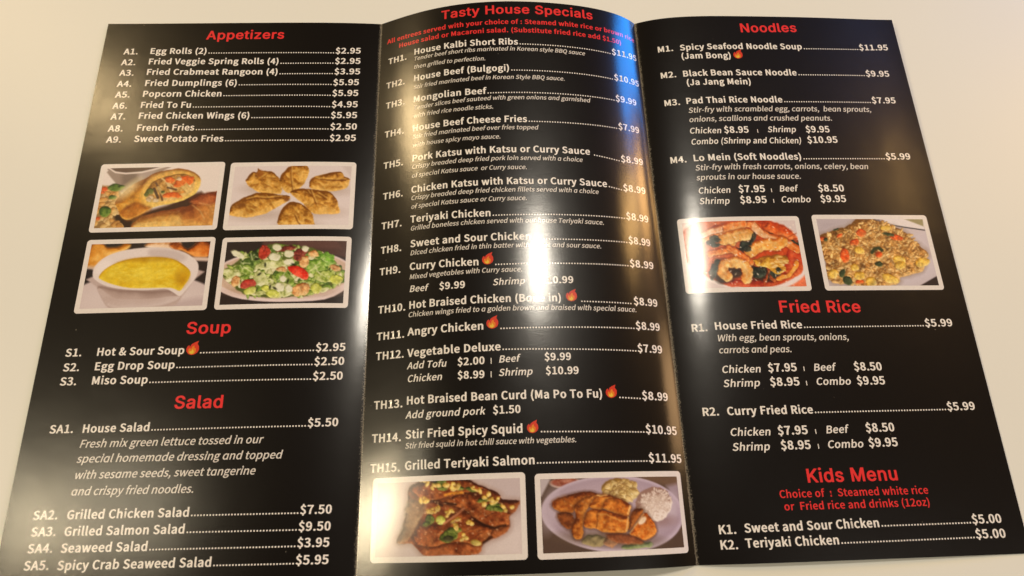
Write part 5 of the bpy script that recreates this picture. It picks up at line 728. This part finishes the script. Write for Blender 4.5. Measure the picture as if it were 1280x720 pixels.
def paint_soup(a):
    c = Pic([(200, 98), (1205, 85), (1140, 630), (88, 655)], a, (44, 34, 32)); r = R(7)
    c.food(c.poly([(150, 300), (170, 180), (200, 100), (290, 90), (330, 130), (430, 125), (480, 95), (530, 110), (500, 150), (400, 190), (300, 260), (240, 310)], 8), (170, 96, 20), (220, 150, 54), (244, 196, 110), bev=60, mott=.6, ns=60, soft=24)
    c.over(c.ell(190, 320, 90, 30), (196, 176, 172), 30, .8); c.over(c.poly([(130, 330), (220, 330), (220, 420), (120, 450)]), (38, 30, 30), 16)
    c.food(c.poly([(650, 130), (700, 85), (860, 80), (950, 90), (930, 150), (760, 150)], 8), (190, 120, 60), (232, 196, 160), (248, 226, 204), bev=50, soft=24)
    c.food(c.poly([(850, 110), (930, 85), (1010, 160), (1110, 80), (1200, 110), (1195, 220), (1080, 225), (960, 170), (900, 160)], 8), (110, 44, 10), (206, 110, 34), (240, 160, 80), bev=50, mott=.8, ns=70, soft=24)
    c.over(c.line([(1060, 238), (1200, 244)], 16), (214, 190, 180), 18)
    c.over(c.ell(640, 590, 640, 230), (206, 190, 192), 14); c.over(c.ell(640, 600, 560, 170), (216, 202, 204), 80, .7)
    c.over(c.poly([(900, 600), (1150, 560), (1150, 650), (800, 650)]), (178, 158, 162), 50, .6)
    c.over(c.poly([(210, 380), (1095, 330), (1060, 420), (960, 560), (860, 640), (400, 655), (300, 600), (240, 470)]), (190, 170, 168), 16)
    c.food(c.poly([(250, 460), (420, 490), (700, 500), (880, 500), (950, 560), (820, 620), (600, 650), (360, 640), (290, 560)]), (146, 122, 116), (186, 164, 160), (206, 190, 190), bev=110, mott=.25, ns=140, soft=26)
    rim = c.poly([(206, 370), (230, 290), (320, 210), (460, 160), (640, 136), (820, 140), (980, 180), (1080, 250), (1103, 310), (1085, 390), (1040, 450), (990, 510), (945, 552), (890, 520), (820, 490), (660, 500), (480, 492), (330, 465), (240, 420)])
    c.over(rim, (226, 214, 214), 9)
    c.over(np.minimum(rim, c.poly([(700, 150), (900, 160), (1000, 220), (930, 260), (700, 215)])), (196, 180, 180), 40, .8); c.over(np.minimum(rim, c.ell(300, 300, 80, 50, -35)), (240, 230, 230), 40, .7)
    soup = c.poly([(258, 385), (310, 320), (420, 260), (560, 226), (740, 218), (880, 236), (980, 290), (1035, 350), (1020, 410), (985, 460), (945, 508), (870, 482), (700, 482), (520, 480), (380, 450), (290, 415)])
    c.food(soup, (186, 134, 8), (222, 184, 32), (240, 220, 84), bev=40, mott=.6, ns=90, k=.5)
    for i in range(40):
        x = r.uniform(360, 900); y = r.uniform(300, 470); c.food(np.minimum(soup - 10, c.ell(x, y, r.uniform(20, 60), r.uniform(8, 20), r.uniform(-30, 30), 12, 40)), (204, 160, 14), (228, 200, 50), (246, 228, 110), bev=14, soft=16, op=.55)
    c.over(np.minimum(soup, c.ell(620, 380, 190, 60, -8)), (240, 220, 84), 60, .45); c.over(np.minimum(soup, c.ell(960, 400, 60, 70)), (180, 124, 10), 50, .5)
    c.over(np.minimum(soup, c.ell(640, 236, 330, 24)), (170, 122, 20), 30, .5)
    return c.out(0.09)

def paint_salad(a):
    c = Pic([(178, 92), (1190, 88), (1160, 620), (105, 640)], a, (46, 36, 34)); r = R(11)
    c.over(c.poly([(480, 88), (1200, 80), (1200, 240), (900, 180), (480, 200)], smooth=False), (84, 58, 52), 26); c.over(c.poly([(770, 85), (1100, 85), (1150, 160), (800, 150)], smooth=False), (96, 66, 60), 26)
    c.over(c.ell(650, 390, 610, 222, -2), (226, 206, 206), 8); c.over(c.ell(650, 380, 580, 196, -2), (206, 178, 160), 10)
    c.over(c.poly([(120, 480), (300, 560), (650, 592), (1000, 560), (1180, 470), (1180, 500), (1000, 590), (650, 612), (300, 590), (110, 520)]), (232, 214, 216), 8); c.over(c.ell(650, 520, 460, 60), (180, 150, 128), 40, .6)
    heap = c.poly([(135, 380), (160, 330), (260, 270), (300, 220), (420, 180), (520, 130), (700, 130), (860, 150), (1000, 200), (1100, 290), (1160, 380), (1150, 450), (960, 530), (860, 560), (720, 570), (520, 580), (330, 550), (220, 480)], 14)
    c.over(heap, (86, 96, 40), 12)
    G = [((70, 92, 24), (150, 170, 70), (214, 220, 150)), ((60, 84, 26), (126, 156, 60), (196, 212, 130)), ((120, 130, 60), (200, 206, 140), (238, 238, 200)), ((34, 50, 20), (76, 104, 40), (150, 176, 90)), ((130, 136, 80), (212, 210, 160), (244, 240, 214))]
    c.grains(heap - 12, 260, 44, 20, G, r, (130, 130, 1165, 575), mott=.9, bev=12, k=1.1)
    for x, y, rx, ry, ro, col in [(360, 300, 90, 60, -20, G[3]), (340, 340, 70, 50, 30, G[1]), (560, 300, 150, 40, -8, G[2]), (1010, 255, 80, 60, 20, ((60, 110, 20), (120, 170, 60), (180, 212, 120))), (930, 320, 90, 70, 10, ((70, 110, 24), (130, 172, 60), (196, 216, 130))), (1000, 390, 90, 50, 0, G[0]), (660, 420, 90, 70, 40, G[1]), (640, 510, 110, 60, 10, G[2]), (210, 370, 80, 40, 10, G[2]), (460, 420, 70, 60, 50, G[2]), (410, 230, 50, 50, 0, ((24, 36, 14), (54, 74, 30), (110, 130, 70)))]:
        d = c.ell(x, y, rx, ry, ro, 22, 40); c.food(d, *col, bev=20, mott=.8, ns=30)
        for k in range(3): c.over(np.minimum(d, c.line([(x + r.uniform(-rx, rx), y + r.uniform(-ry, ry)), (x + r.uniform(-rx, rx) * .5, y + r.uniform(-ry, ry) * .6)], 5)), (226, 230, 180), 8, .6)
    for x, y, rx, ry, ro in [(490, 190, 44, 66, 10), (520, 190, 30, 40, 0)]: c.food(c.ell(x, y, rx, ry, ro, 10, 30), (96, 22, 16), (178, 52, 36), (226, 104, 80), bev=22, mott=.6)
    for x, y, rx, ry, ro in [(680, 158, 90, 22, -10), (790, 210, 50, 50, 30), (770, 240, 34, 30, 0), (830, 185, 30, 24, 0)]: c.food(c.ell(x, y, rx, ry, ro, 12, 30), (66, 24, 20), (116, 46, 38), (176, 90, 70), bev=18, mott=.7, ns=24)
    c.food(c.poly([(690, 320), (780, 312), (860, 370), (850, 428), (780, 410), (720, 370)], 6), (190, 26, 14), (226, 50, 32), (246, 120, 90), bev=30, mott=.5)
    c.food(c.poly([(290, 470), (330, 425), (400, 425), (420, 470), (380, 500), (300, 500)], 8), (140, 30, 24), (186, 56, 48), (220, 110, 90), bev=26)
    for x, y, rx, ry, ro in [(600, 150, 40, 30, 20), (580, 230, 50, 34, 0), (700, 205, 44, 34, 10), (700, 275, 46, 26, 0), (270, 205, 60, 26, 30), (840, 160, 30, 26, 20), (620, 490, 40, 36, 40), (650, 420, 30, 26, 30), (700, 500, 36, 28, 60)]:
        c.food(c.ell(x, y, rx, ry, ro, 8, 30), (150, 150, 110), (222, 220, 190), (244, 244, 228), bev=16, mott=.4)
    for x, y, rx, ry, ro in [(830, 275, 44, 50, 20), (910, 205, 44, 30, 10), (800, 510, 76, 52, -20), (1095, 325, 46, 26, 20), (250, 440, 40, 46, 20), (640, 340, 50, 22, 0)]:
        c.food(c.ell(x, y, rx, ry, ro, 12, 26), (150, 84, 40), (212, 158, 100), (240, 206, 150), bev=20, mott=.7, ns=24)
    for x, y, rx, ry, ro in [(370, 520, 54, 32, -20), (560, 545, 60, 36, 10), (500, 500, 36, 30, 0), (930, 500, 50, 46, 30), (1100, 420, 60, 40, 0)]: c.food(c.ell(x, y, rx, ry, ro, 10, 30), (120, 130, 30), (200, 206, 90), (236, 238, 160), bev=20, mott=.5)
    for x, y in [(450, 380), (500, 300), (740, 300), (540, 490), (580, 500), (690, 440), (430, 250)]: c.over(c.ell(x, y, 20, 9, r.uniform(0, 180)), (28, 30, 14), 10, .85)
    return c.out(0.32)

def paint_braised_fish(a):
    c = Pic([(95, 122), (1165, 68), (1185, 640), (75, 690)], a, (206, 190, 190)); r = R(13)
    c.over(c.poly([(820, 60), (1200, 50), (1200, 400), (1000, 180)], smooth=False), (196, 180, 184), 60, .8); c.over(c.poly([(900, 640), (1190, 400), (1190, 660)], smooth=False), (218, 204, 204), 80)
    fish = c.poly([(250, 575), (300, 470), (340, 260), (350, 160), (450, 105), (620, 92), (780, 85), (860, 130), (1010, 185), (1040, 235), (1162, 245), (1125, 330), (1085, 360), (1090, 420), (1075, 475), (980, 530), (900, 570), (860, 645), (680, 655), (480, 660), (415, 630), (370, 575)], 8)
    c.over(fish + 20, (170, 140, 130), 40, .6)
    c.food(fish, (62, 24, 10), (122, 56, 26), (172, 98, 54), bev=70, mott=1.0, ns=60, k=1.0)
    for pts in [[(560, 240), (700, 190), (900, 220), (1080, 330), (1090, 420), (980, 450), (850, 390), (720, 300)], [(420, 440), (600, 430), (740, 330), (860, 420), (960, 470), (880, 570), (700, 560), (500, 600), (400, 560)], [(380, 150), (540, 110), (760, 90), (900, 160), (760, 190), (560, 250), (420, 230)]]:
        d = c.poly(pts, 14); c.over(np.minimum(d + 16, fish), (60, 24, 10), 26, .6); c.food(np.minimum(d, fish), (78, 30, 10), (138, 66, 30), (184, 108, 58), bev=46, mott=1.0, ns=40, k=.9)
    for pts in [[(830, 390), (900, 430), (980, 450), (1060, 430)], [(620, 270), (700, 280)], [(540, 260), (600, 290)], [(900, 560), (960, 520)]]: c.over(c.line(pts, 9), (40, 16, 6), 14, .85)
    c.food(c.poly([(330, 260), (420, 250), (480, 300), (420, 420), (330, 560), (260, 570), (310, 430)], 14), (90, 66, 44), (146, 112, 80), (200, 170, 130), bev=40, mott=.9, ns=50, soft=30, op=.8)
    def bits(L, n, dx, dy):
        for x, y in L:
            for k in range(n):
                c.food(c.ell(x + r.uniform(-dx, dx), y + r.uniform(-dy, dy), r.uniform(14, 30), r.uniform(11, 20), r.uniform(0, 180), 6, 20), (150, 104, 26), (222, 184, 90), (246, 224, 150), bev=13, mott=.4)
    for x, y, rx, ry in [(580, 120, 50, 30), (600, 160, 40, 20), (730, 155, 30, 18), (810, 165, 36, 16), (970, 295, 60, 26), (900, 245, 44, 22), (510, 395, 36, 40), (480, 430, 30, 20), (1010, 310, 40, 20), (650, 520, 70, 44), (690, 470, 60, 20)]:
        c.food(c.ell(x, y, rx, ry, r.uniform(-20, 20), 10, 24), (28, 34, 12), (78, 92, 32), (146, 156, 76), bev=16, mott=.6, ns=24)
    bits([(660, 145), (690, 130), (550, 155), (850, 158), (920, 215), (990, 250), (1080, 318), (640, 340), (590, 320), (520, 340), (710, 410), (930, 265)], 3, 42, 24); bits([(470, 110), (760, 520), (680, 450), (815, 410), (450, 250), (500, 245)], 3, 26, 16)
    c.food(c.ell(588, 400, 36, 34), (150, 150, 40), (196, 196, 90), (226, 226, 140), bev=18); c.food(c.ell(848, 562, 40, 22, 10), (150, 120, 40), (196, 170, 80), (224, 204, 130), bev=18)
    c.food(c.ell(648, 535, 40, 22), (20, 20, 10), (54, 50, 26), (100, 96, 60), bev=12)
    c.over(c.line([(615, 425), (690, 370), (760, 310)], 8), (186, 120, 86), 8); c.over(c.line([(620, 210), (680, 195), (750, 190)], 9), (214, 140, 50), 10)
    for k in range(9):
        x = r.uniform(420, 900); y = r.uniform(200, 600); c.over(np.minimum(fish - 10, c.line([(x, y), (x + r.uniform(60, 160), y - r.uniform(10, 70))], 4, 8)), (70, 30, 14), 10, .55)
    for k in range(60):
        x = r.uniform(400, 1080); y = r.uniform(120, 640); c.over(np.minimum(fish - 15, c.ell(x, y, r.uniform(4, 10), r.uniform(3, 7))), (232, 190, 150), 6, .6)
    return c.out(0.34)

def paint_katsu(a):
    c = Pic([(82, 80), (1135, 82), (1195, 640), (105, 662)], a, (86, 66, 56)); r = R(17)
    c.over(c.poly([(80, 80), (160, 80), (95, 220), (80, 220)], smooth=False), (186, 174, 180), 16); c.over(c.poly([(380, 80), (1140, 75), (1150, 180), (1000, 150)], smooth=False), (110, 84, 66), 40)
    c.over(c.poly([(1040, 160), (1150, 140), (1180, 400), (1080, 260)], smooth=False), (168, 150, 164), 40, .9)
    c.over(c.ell(265, 118, 112, 44), (196, 170, 160), 8); c.over(c.ell(262, 112, 98, 36), (140, 70, 50), 10); c.over(c.ell(275, 100, 40, 16), (190, 130, 110), 14, .8)
    c.over(c.ell(640, 366, 548, 296, 4), (204, 188, 206), 8); c.over(c.ell(640, 360, 528, 276, 4), (172, 152, 168), 26); c.over(c.ell(640, 350, 450, 220, 4), (180, 160, 174), 60)
    c.over(c.ell(160, 330, 60, 160, 10), (196, 180, 196), 60, .6); c.over(c.ell(1090, 330, 50, 100), (208, 194, 206), 60, .6)
    c.over(c.ell(600, 560, 340, 56, 4), (106, 84, 66), 60, .8)
    for x, y, rx, ry, col in [(480, 570, 90, 46, (132, 118, 84)), (830, 610, 90, 28, (120, 130, 90)), (600, 580, 60, 40, (150, 110, 80)), (740, 620, 60, 24, (110, 120, 80))]: c.food(c.ell(x, y, rx, ry, 0, 16), [v * .6 for v in col], col, [min(255, v * 1.35) for v in col], bev=30, mott=.7)
    mac = c.ell(668, 190, 138, 96, 14, 14, 50); c.food(mac, (130, 96, 40), (196, 164, 92), (232, 210, 150), bev=70, mott=.5, ns=50)
    c.grains(mac - 14, 46, 38, 22, [((150, 112, 56), (216, 188, 122), (246, 230, 180)), ((140, 104, 60), (206, 176, 114), (240, 218, 168))], r, (530, 95, 800, 285), mott=.3)
    rice = c.ell(935, 300, 150, 136, 0, 10, 30); c.over(c.ell(990, 430, 120, 40), (150, 120, 120), 50, .7); c.food(rice, (150, 116, 104), (214, 194, 180), (240, 228, 220), bev=110, mott=.35, ns=26, k=1.4)
    c.grains(rice - 12, 90, 13, 7, [((170, 140, 124), (220, 200, 188), (244, 234, 228)), ((180, 150, 134), (226, 208, 196), (248, 240, 234))], r, (790, 170, 1080, 420), mott=.2)
    K = ((104, 42, 6), (186, 98, 26), (228, 150, 62))
    def piece(pts, edge=None, kk=K):
        d = c.poly(pts, 5, 30, True); c.over(d + 10, (66, 32, 14), 26, .55); c.food(d, *kk, bev=60, mott=.7, ns=24, k=.8); c.over(np.minimum(d, c.ell((pts[0][0] + pts[2][0]) / 2, (pts[0][1] + pts[2][1]) / 2 - 10, 70, 34, 10, 20)), kk[2], 40, .35)
        if edge: c.over(c.line(edge, 5, 5, 20), (246, 206, 140), 10, .75)
    piece([(172, 300), (190, 250), (290, 215), (400, 190), (500, 208), (480, 240), (350, 290), (320, 350), (230, 345)], None, ((84, 32, 6), (156, 76, 20), (204, 124, 48)))
    piece([(210, 360), (300, 350), (330, 420), (300, 480), (240, 440)], None, ((60, 24, 8), (112, 54, 20), (160, 90, 40)))
    piece([(330, 300), (390, 245), (470, 225), (440, 300), (400, 380), (390, 540), (330, 545), (310, 470), (340, 390)], None, ((90, 38, 8), (160, 84, 24), (210, 136, 58)))
    piece([(440, 310), (490, 230), (560, 215), (640, 250), (560, 260), (535, 330)], [(500, 225), (570, 222)])
    piece([(540, 320), (560, 260), (640, 245), (740, 300), (745, 340), (720, 400), (620, 360)], [(745, 310), (725, 370)])
    piece([(730, 480), (745, 380), (790, 330), (850, 345), (800, 420), (745, 490)], None, ((80, 34, 8), (140, 70, 20), (190, 110, 44)))
    piece([(400, 440), (420, 345), (500, 330), (620, 362), (730, 400), (722, 500), (660, 515), (540, 505), (490, 480), (420, 470)], [(728, 400), (716, 500)])
    c.over(c.line([(505, 345), (500, 400), (492, 470)], 5, 6), (110, 54, 16), 12, .7); c.over(c.line([(510, 370), (560, 372), (610, 395), (660, 420), (700, 425)], 6, 8, 24), (232, 170, 88), 12, .65)
    piece([(740, 525), (800, 440), (855, 365), (900, 400), (945, 470), (945, 530), (860, 575), (800, 550)], [(745, 518), (800, 445), (850, 375)], ((130, 46, 6), (212, 110, 26), (244, 160, 72)))
    c.food(c.ell(840, 425, 40, 22, -45, 8), (190, 150, 110), (236, 206, 170), (250, 236, 214), bev=16)
    c.food(c.poly([(560, 520), (720, 520), (840, 570), (820, 600), (640, 590)], 12), (84, 34, 14), (134, 66, 30), (176, 100, 56), bev=30, soft=20, op=.85)
    return c.out(0.26)

def paint_seafood_soup(a):
    c = Pic([(72, 105), (1000, 82), (1098, 632), (140, 660)], a, (216, 200, 200)); r = R(19)
    c.over(c.poly([(860, 640), (1090, 520), (1110, 650), (860, 650)], smooth=False), (232, 120, 80), 20)
    c.over(c.ell(570, 350, 560, 320, 10), (236, 222, 222), 12); c.over(c.ell(560, 345, 516, 296, 10), (196, 70, 26), 12); c.over(c.ell(330, 260, 260, 200), (220, 150, 110), 120, .5)
    c.food(c.poly([(640, 90), (800, 95), (960, 160), (1030, 250), (880, 240), (740, 180)], 14), (176, 50, 10), (222, 92, 30), (242, 146, 80), bev=70, mott=.8, ns=90, soft=20)
    c.food(c.poly([(940, 330), (1050, 330), (1070, 500), (980, 570), (900, 560)], 10), (150, 34, 12), (196, 62, 28), (226, 110, 60), bev=50, mott=.8, ns=60)
    c.food(c.poly([(380, 600), (640, 580), (860, 600), (700, 645), (480, 640)], 10), (120, 24, 10), (176, 52, 24), (214, 100, 60), bev=40, mott=.9, ns=40)
    c.over(c.poly([(330, 430), (420, 420), (660, 430), (850, 480), (880, 560), (760, 600), (560, 560), (400, 620), (330, 560)]), (44, 34, 22), 30, .9)
    for x, y, rx, ry, ro in [(330, 270, 70, 50, 10), (590, 300, 50, 70, 30), (650, 230, 26, 60, 10), (700, 520, 60, 50, 0), (560, 350, 60, 30, 0), (820, 520, 60, 60, 30), (990, 280, 60, 26, 10), (790, 215, 50, 20, 20), (360, 480, 50, 60, 0), (570, 92, 40, 14, 0)]:
        c.food(c.ell(x, y, rx, ry, ro, 12, 30), (12, 16, 14), (36, 42, 32), (80, 90, 76), bev=24, mott=.7, ns=30)
    def shrimp(pts, w, col, hl, bands=True):
        c.over(c.line(pts, w + 5, 10), (110, 36, 14), 18, .55); d = c.line(pts, w, 11, 34); c.food(d, *col, bev=w * .9, mott=.6, ns=34, k=.9, soft=9)
        if bands:
            for (ax, ay), (bx, by) in zip(pts[:-1], pts[1:]):
                L = math.hypot(bx - ax, by - ay); n = max(1, int(L / 46))
                for k in range(n):
                    f = (k + .5) / n; x = ax + (bx - ax) * f; y = ay + (by - ay) * f; ox, oy = -(by - ay) / L * w, (bx - ax) / L * w
                    c.over(np.minimum(d, c.line([(x - ox, y - oy), (x + ox * .7 + 5, y + oy * .7)], 4, 6)), (206, 100, 40), 14, .22)
        c.over(np.minimum(d - 4, c.line([(x - 4, y - w * .38) for x, y in pts], w * .15, 8)), hl, w * .4, .38)
    OR = ((176, 66, 14), (226, 120, 46), (250, 190, 120)); CR = ((186, 96, 26), (228, 162, 78), (248, 212, 144))
    for k in range(26):
        x = r.uniform(280, 1010); y = r.uniform(110, 600); c.food(c.ell(x, y, r.uniform(20, 60), r.uniform(8, 20), r.uniform(0, 180), 14, 30), (110, 26, 8), (190, 70, 24), (236, 140, 70), bev=14, mott=.7, ns=24, op=.8)
    shrimp([(560, 120), (640, 125), (700, 185), (800, 232), (900, 260), (1020, 332)], 30, OR, (252, 220, 180)); shrimp([(230, 245), (330, 190), (450, 148), (560, 122)], 38, OR, (252, 214, 160))
    c.food(c.poly([(660, 100), (740, 190), (860, 235), (980, 270), (880, 280), (720, 240), (640, 160)], 10), (206, 120, 70), (240, 190, 140), (254, 236, 214), bev=18, mott=.6, op=.8)
    shrimp([(240, 220), (300, 190), (380, 168)], 24, ((206, 110, 60), (238, 176, 130), (252, 226, 204)), (255, 240, 220))
    shrimp([(400, 262), (480, 280)], 34, CR, (252, 234, 190)); shrimp([(420, 250), (500, 228), (570, 208), (604, 212)], 52, CR, (254, 238, 200))
    c.over(c.line([(470, 215), (500, 260), (490, 300)], 5, 5), (206, 140, 60), 10, .7); c.over(c.line([(540, 195), (570, 240)], 5, 5), (206, 140, 60), 10, .6)
    shrimp([(620, 370), (690, 310), (780, 290), (850, 296), (890, 268)], 48, ((190, 90, 16), (232, 150, 54), (250, 204, 124)), (253, 232, 184))
    shrimp([(300, 372), (400, 352), (480, 342), (560, 390), (632, 442)], 26, OR, (252, 190, 130)); shrimp([(450, 322), (520, 360), (600, 420)], 22, OR, (250, 190, 120))
    coral = c.poly([(650, 432), (700, 400), (790, 382), (870, 372), (930, 392), (946, 430), (900, 462), (918, 500), (870, 530), (820, 512), (760, 480), (700, 470)], 16, 40)
    c.food(coral, (140, 80, 16), (222, 164, 48), (246, 214, 124), bev=36, mott=.9, ns=34)
    for k in range(7): c.over(np.minimum(coral, c.line([(770 + 10 * k, 392 + 17 * k), (870 + 4 * k, 384 + 20 * k), (940, 392 + 22 * k)], 5, 9, 30)), (150, 80, 20), 10, .6)
    for k in range(14): c.food(np.minimum(coral + 16, c.ell(r.uniform(800, 930), r.uniform(385, 520), 22, 11, r.uniform(-20, 20), 6, 20)), (190, 120, 40), (234, 190, 110), (250, 226, 170), bev=10, op=.85)
    shrimp([(440, 560), (398, 520), (420, 456), (500, 440), (570, 462), (606, 520), (596, 580)], 42, CR, (254, 236, 200))
    c.food(c.ell(520, 528, 34, 20, 0, 8), (26, 22, 18), (56, 40, 28), (90, 66, 46), bev=10)
    shrimp([(860, 572), (950, 542), (1000, 475), (1012, 440)], 18, ((190, 90, 20), (232, 150, 50), (246, 196, 110)), (252, 210, 150))
    for x, y, rx, ry in [(330, 520, 34, 70), (700, 520, 50, 40), (640, 260, 16, 60), (340, 250, 44, 30), (600, 330, 30, 30), (860, 500, 24, 20)]: c.food(c.ell(x, y, rx, ry, 15, 14, 30), (10, 14, 12), (32, 38, 30), (84, 94, 80), bev=18, mott=.8, ns=24, op=.9)
    for k in range(70):
        x = r.uniform(260, 1040); y = r.uniform(110, 630); c.over(c.ell(x, y, r.uniform(3, 11), r.uniform(3, 6), r.uniform(0, 180)), (254, 240, 222), 5, .75)
    c.over(c.ell(190, 380, 90, 260, -4), (240, 214, 200), 160, .45)
    return c.out(0.20)

def paint_fried_rice(a):
    c = Pic([(95, 82), (1035, 82), (1172, 662), (205, 668)], a, (200, 188, 194)); r = R(23)
    c.over(c.poly([(95, 80), (420, 80), (300, 170), (110, 220)], smooth=False), (176, 164, 172), 120, .8); c.over(c.poly([(700, 300), (1060, 180), (1170, 560), (900, 660), (820, 620)], smooth=False), (206, 196, 206), 80, .8)
    c.over(c.poly([(640, 78), (1040, 78), (1050, 190), (760, 140)], smooth=False), (226, 218, 220), 14); c.over(c.poly([(860, 80), (1035, 78), (1040, 148)], smooth=False), (150, 142, 106), 10)
    c.over(c.line([(480, 95), (540, 88), (600, 86), (680, 125), (860, 155), (1050, 182)], 5), (40, 40, 54), 6); c.over(c.line([(520, 100), (560, 112), (640, 95), (700, 130)], 5), (50, 52, 70), 8, .8)
    c.over(c.poly([(1000, 662), (1150, 580), (1175, 665)], smooth=False), (44, 34, 38), 8)
    heap = c.poly([(120, 250), (180, 215), (260, 180), (340, 165), (420, 110), (460, 85), (600, 100), (720, 140), (840, 180), (900, 230), (960, 280), (1030, 340), (1075, 390), (1060, 440), (1020, 540), (900, 580), (830, 590), (810, 640), (660, 670), (480, 665), (330, 650), (200, 610), (170, 450)], 14)
    c.over(heap + 18, (150, 130, 120), 40, .6)
    c.food(heap, (120, 74, 26), (190, 138, 72), (226, 184, 120), bev=150, mott=.8, ns=40)
    RC = [((130, 82, 32), (216, 168, 98), (248, 222, 162)), ((120, 72, 24), (200, 148, 78), (240, 204, 138)), ((150, 102, 48), (224, 182, 114), (248, 226, 172)), ((110, 64, 24), (180, 126, 62), (224, 180, 114))]
    c.grains(heap - 10, 560, 25, 12, RC, r, (120, 90, 1080, 660), mott=.3, soft=5, k=1.0)
    for k in range(60):
        x = r.uniform(180, 1000); y = r.uniform(220, 620); c.over(np.minimum(heap - 20, c.ell(x, y, r.uniform(10, 26), r.uniform(6, 12), r.uniform(0, 180))), (76, 42, 16), 14, .5)
    for x, y, rx, ry, ro in [(345, 405, 38, 62, -8), (488, 210, 44, 36, 20), (430, 290, 40, 30, -20), (800, 250, 60, 26, 10), (640, 400, 30, 26, 0), (150, 260, 30, 18, 0), (470, 630, 36, 18, 0), (300, 232, 26, 16, -20)]: c.food(c.ell(x, y, rx, ry, ro, 7, 30), (160, 44, 8), (222, 86, 30), (246, 146, 80), bev=22, mott=.4)
    for x, y, rx, ry, ro in [(365, 620, 46, 32, 35), (640, 480, 34, 22, 10), (180, 265, 18, 16, 0), (320, 560, 26, 36, 20), (730, 220, 50, 14, 10), (270, 180, 24, 10, -20)]: c.food(c.ell(x, y, rx, ry, ro, 7, 24), (18, 28, 14), (46, 60, 36), (96, 110, 72), bev=16, mott=.4)
    c.over(c.line([(580, 380), (600, 350), (640, 340), (668, 360)], 14), (48, 58, 34), 10)
    for x, y, rx, ry, ro in [(1025, 465, 66, 40, -14), (740, 605, 78, 34, 22), (470, 580, 46, 36, 0), (240, 560, 46, 36, -20), (820, 445, 54, 40, 20), (570, 630, 44, 44, 0), (830, 490, 50, 34, 0), (700, 165, 50, 26, 0), (470, 360, 44, 30, 20), (430, 510, 36, 30, 10)]: c.food(c.ell(x, y, rx, ry, ro, 8, 36), (170, 116, 24), (226, 182, 76), (246, 220, 140), bev=24, mott=.4)
    return c.out(0.42)

PHOTOS = [("A", paint_egg_rolls, "photo of golden egg rolls with vegetables"), ("B", paint_dumplings, "photo of six fried dumplings on white"), ("C", paint_soup, "photo of yellow egg drop soup in a white bowl"), ("D", paint_salad, "photo of green salad with tomato on an oval plate"),
          ("E", paint_braised_fish, "photo of brown braised fish with scallions"), ("F", paint_katsu, "photo of sliced cutlet with rice and macaroni salad"), ("G", paint_seafood_soup, "photo of red seafood soup with shrimp"), ("H", paint_fried_rice, "photo of heaped fried rice")]
for key, fn, lab in PHOTOS:
    p, (u0, v0, u1, v1) = QUADS[key]
    w, h = u1 - u0, (v1 - v0) * HP
    rad = 0.011; bd = 0.0155
    # white border with rounded corners, cut as columns
    xs = list(rad * (1 - np.cos(np.linspace(0, math.pi / 2, 7)))); xs = xs + list(np.linspace(rad, w - rad, 26)[1:-1]) + [w - x for x in reversed(xs)]
    nr = 9; VV = []; F = []; MI = []; ups = []
    for x in xs:
        dx = min(x, w - x); ins = 0 if dx >= rad else rad - math.sqrt(max(0, rad * rad - (rad - dx) ** 2))
        for k in range(nr):
            VV.append((u0 + x, v0 + (ins + (h - 2 * ins) * k / (nr - 1)) / HP)); ups.append(0.00022)
    for i in range(len(xs) - 1):
        for k in range(nr - 1):
            a = i * nr + k; F.append((a, a + 1, a + nr + 1, a + nr)); MI.append(0)
    img = fn((w - 2 * bd) / (h - 2 * bd)); H_, W_ = img.shape[:2]
    b0 = len(VV)
    gu, gv = np.meshgrid(u0 + bd + (w - 2 * bd) * np.linspace(0, 1, W_), v0 + (bd + (h - 2 * bd) * np.linspace(0, 1, H_)) / HP)
    VV += list(zip(gu.ravel(), gv.ravel())); ups += [0.00040] * (H_ * W_)
    for j in range(H_ - 1):
        for i in range(W_ - 1):
            a = b0 + j * W_ + i; F.append((a, a + W_, a + W_ + 1, a + 1)); MI.append(1)
    P = np.array(VV)
    V = sheet(p, P[:, 0] - p, P[:, 1], np.array(ups))
    o = link("photo", V, F, [M_frame, M_print], panels[p], MI)
    o['label'] = lab
    ca = o.data.color_attributes.new("print", 'FLOAT_COLOR', 'POINT')
    colr = np.ones((len(VV), 4), np.float32); colr[b0:, :3] = np.clip(img.reshape(-1, 3) * 1.04, 0, 1)
    ca.data.foreach_set('color', colr.ravel())
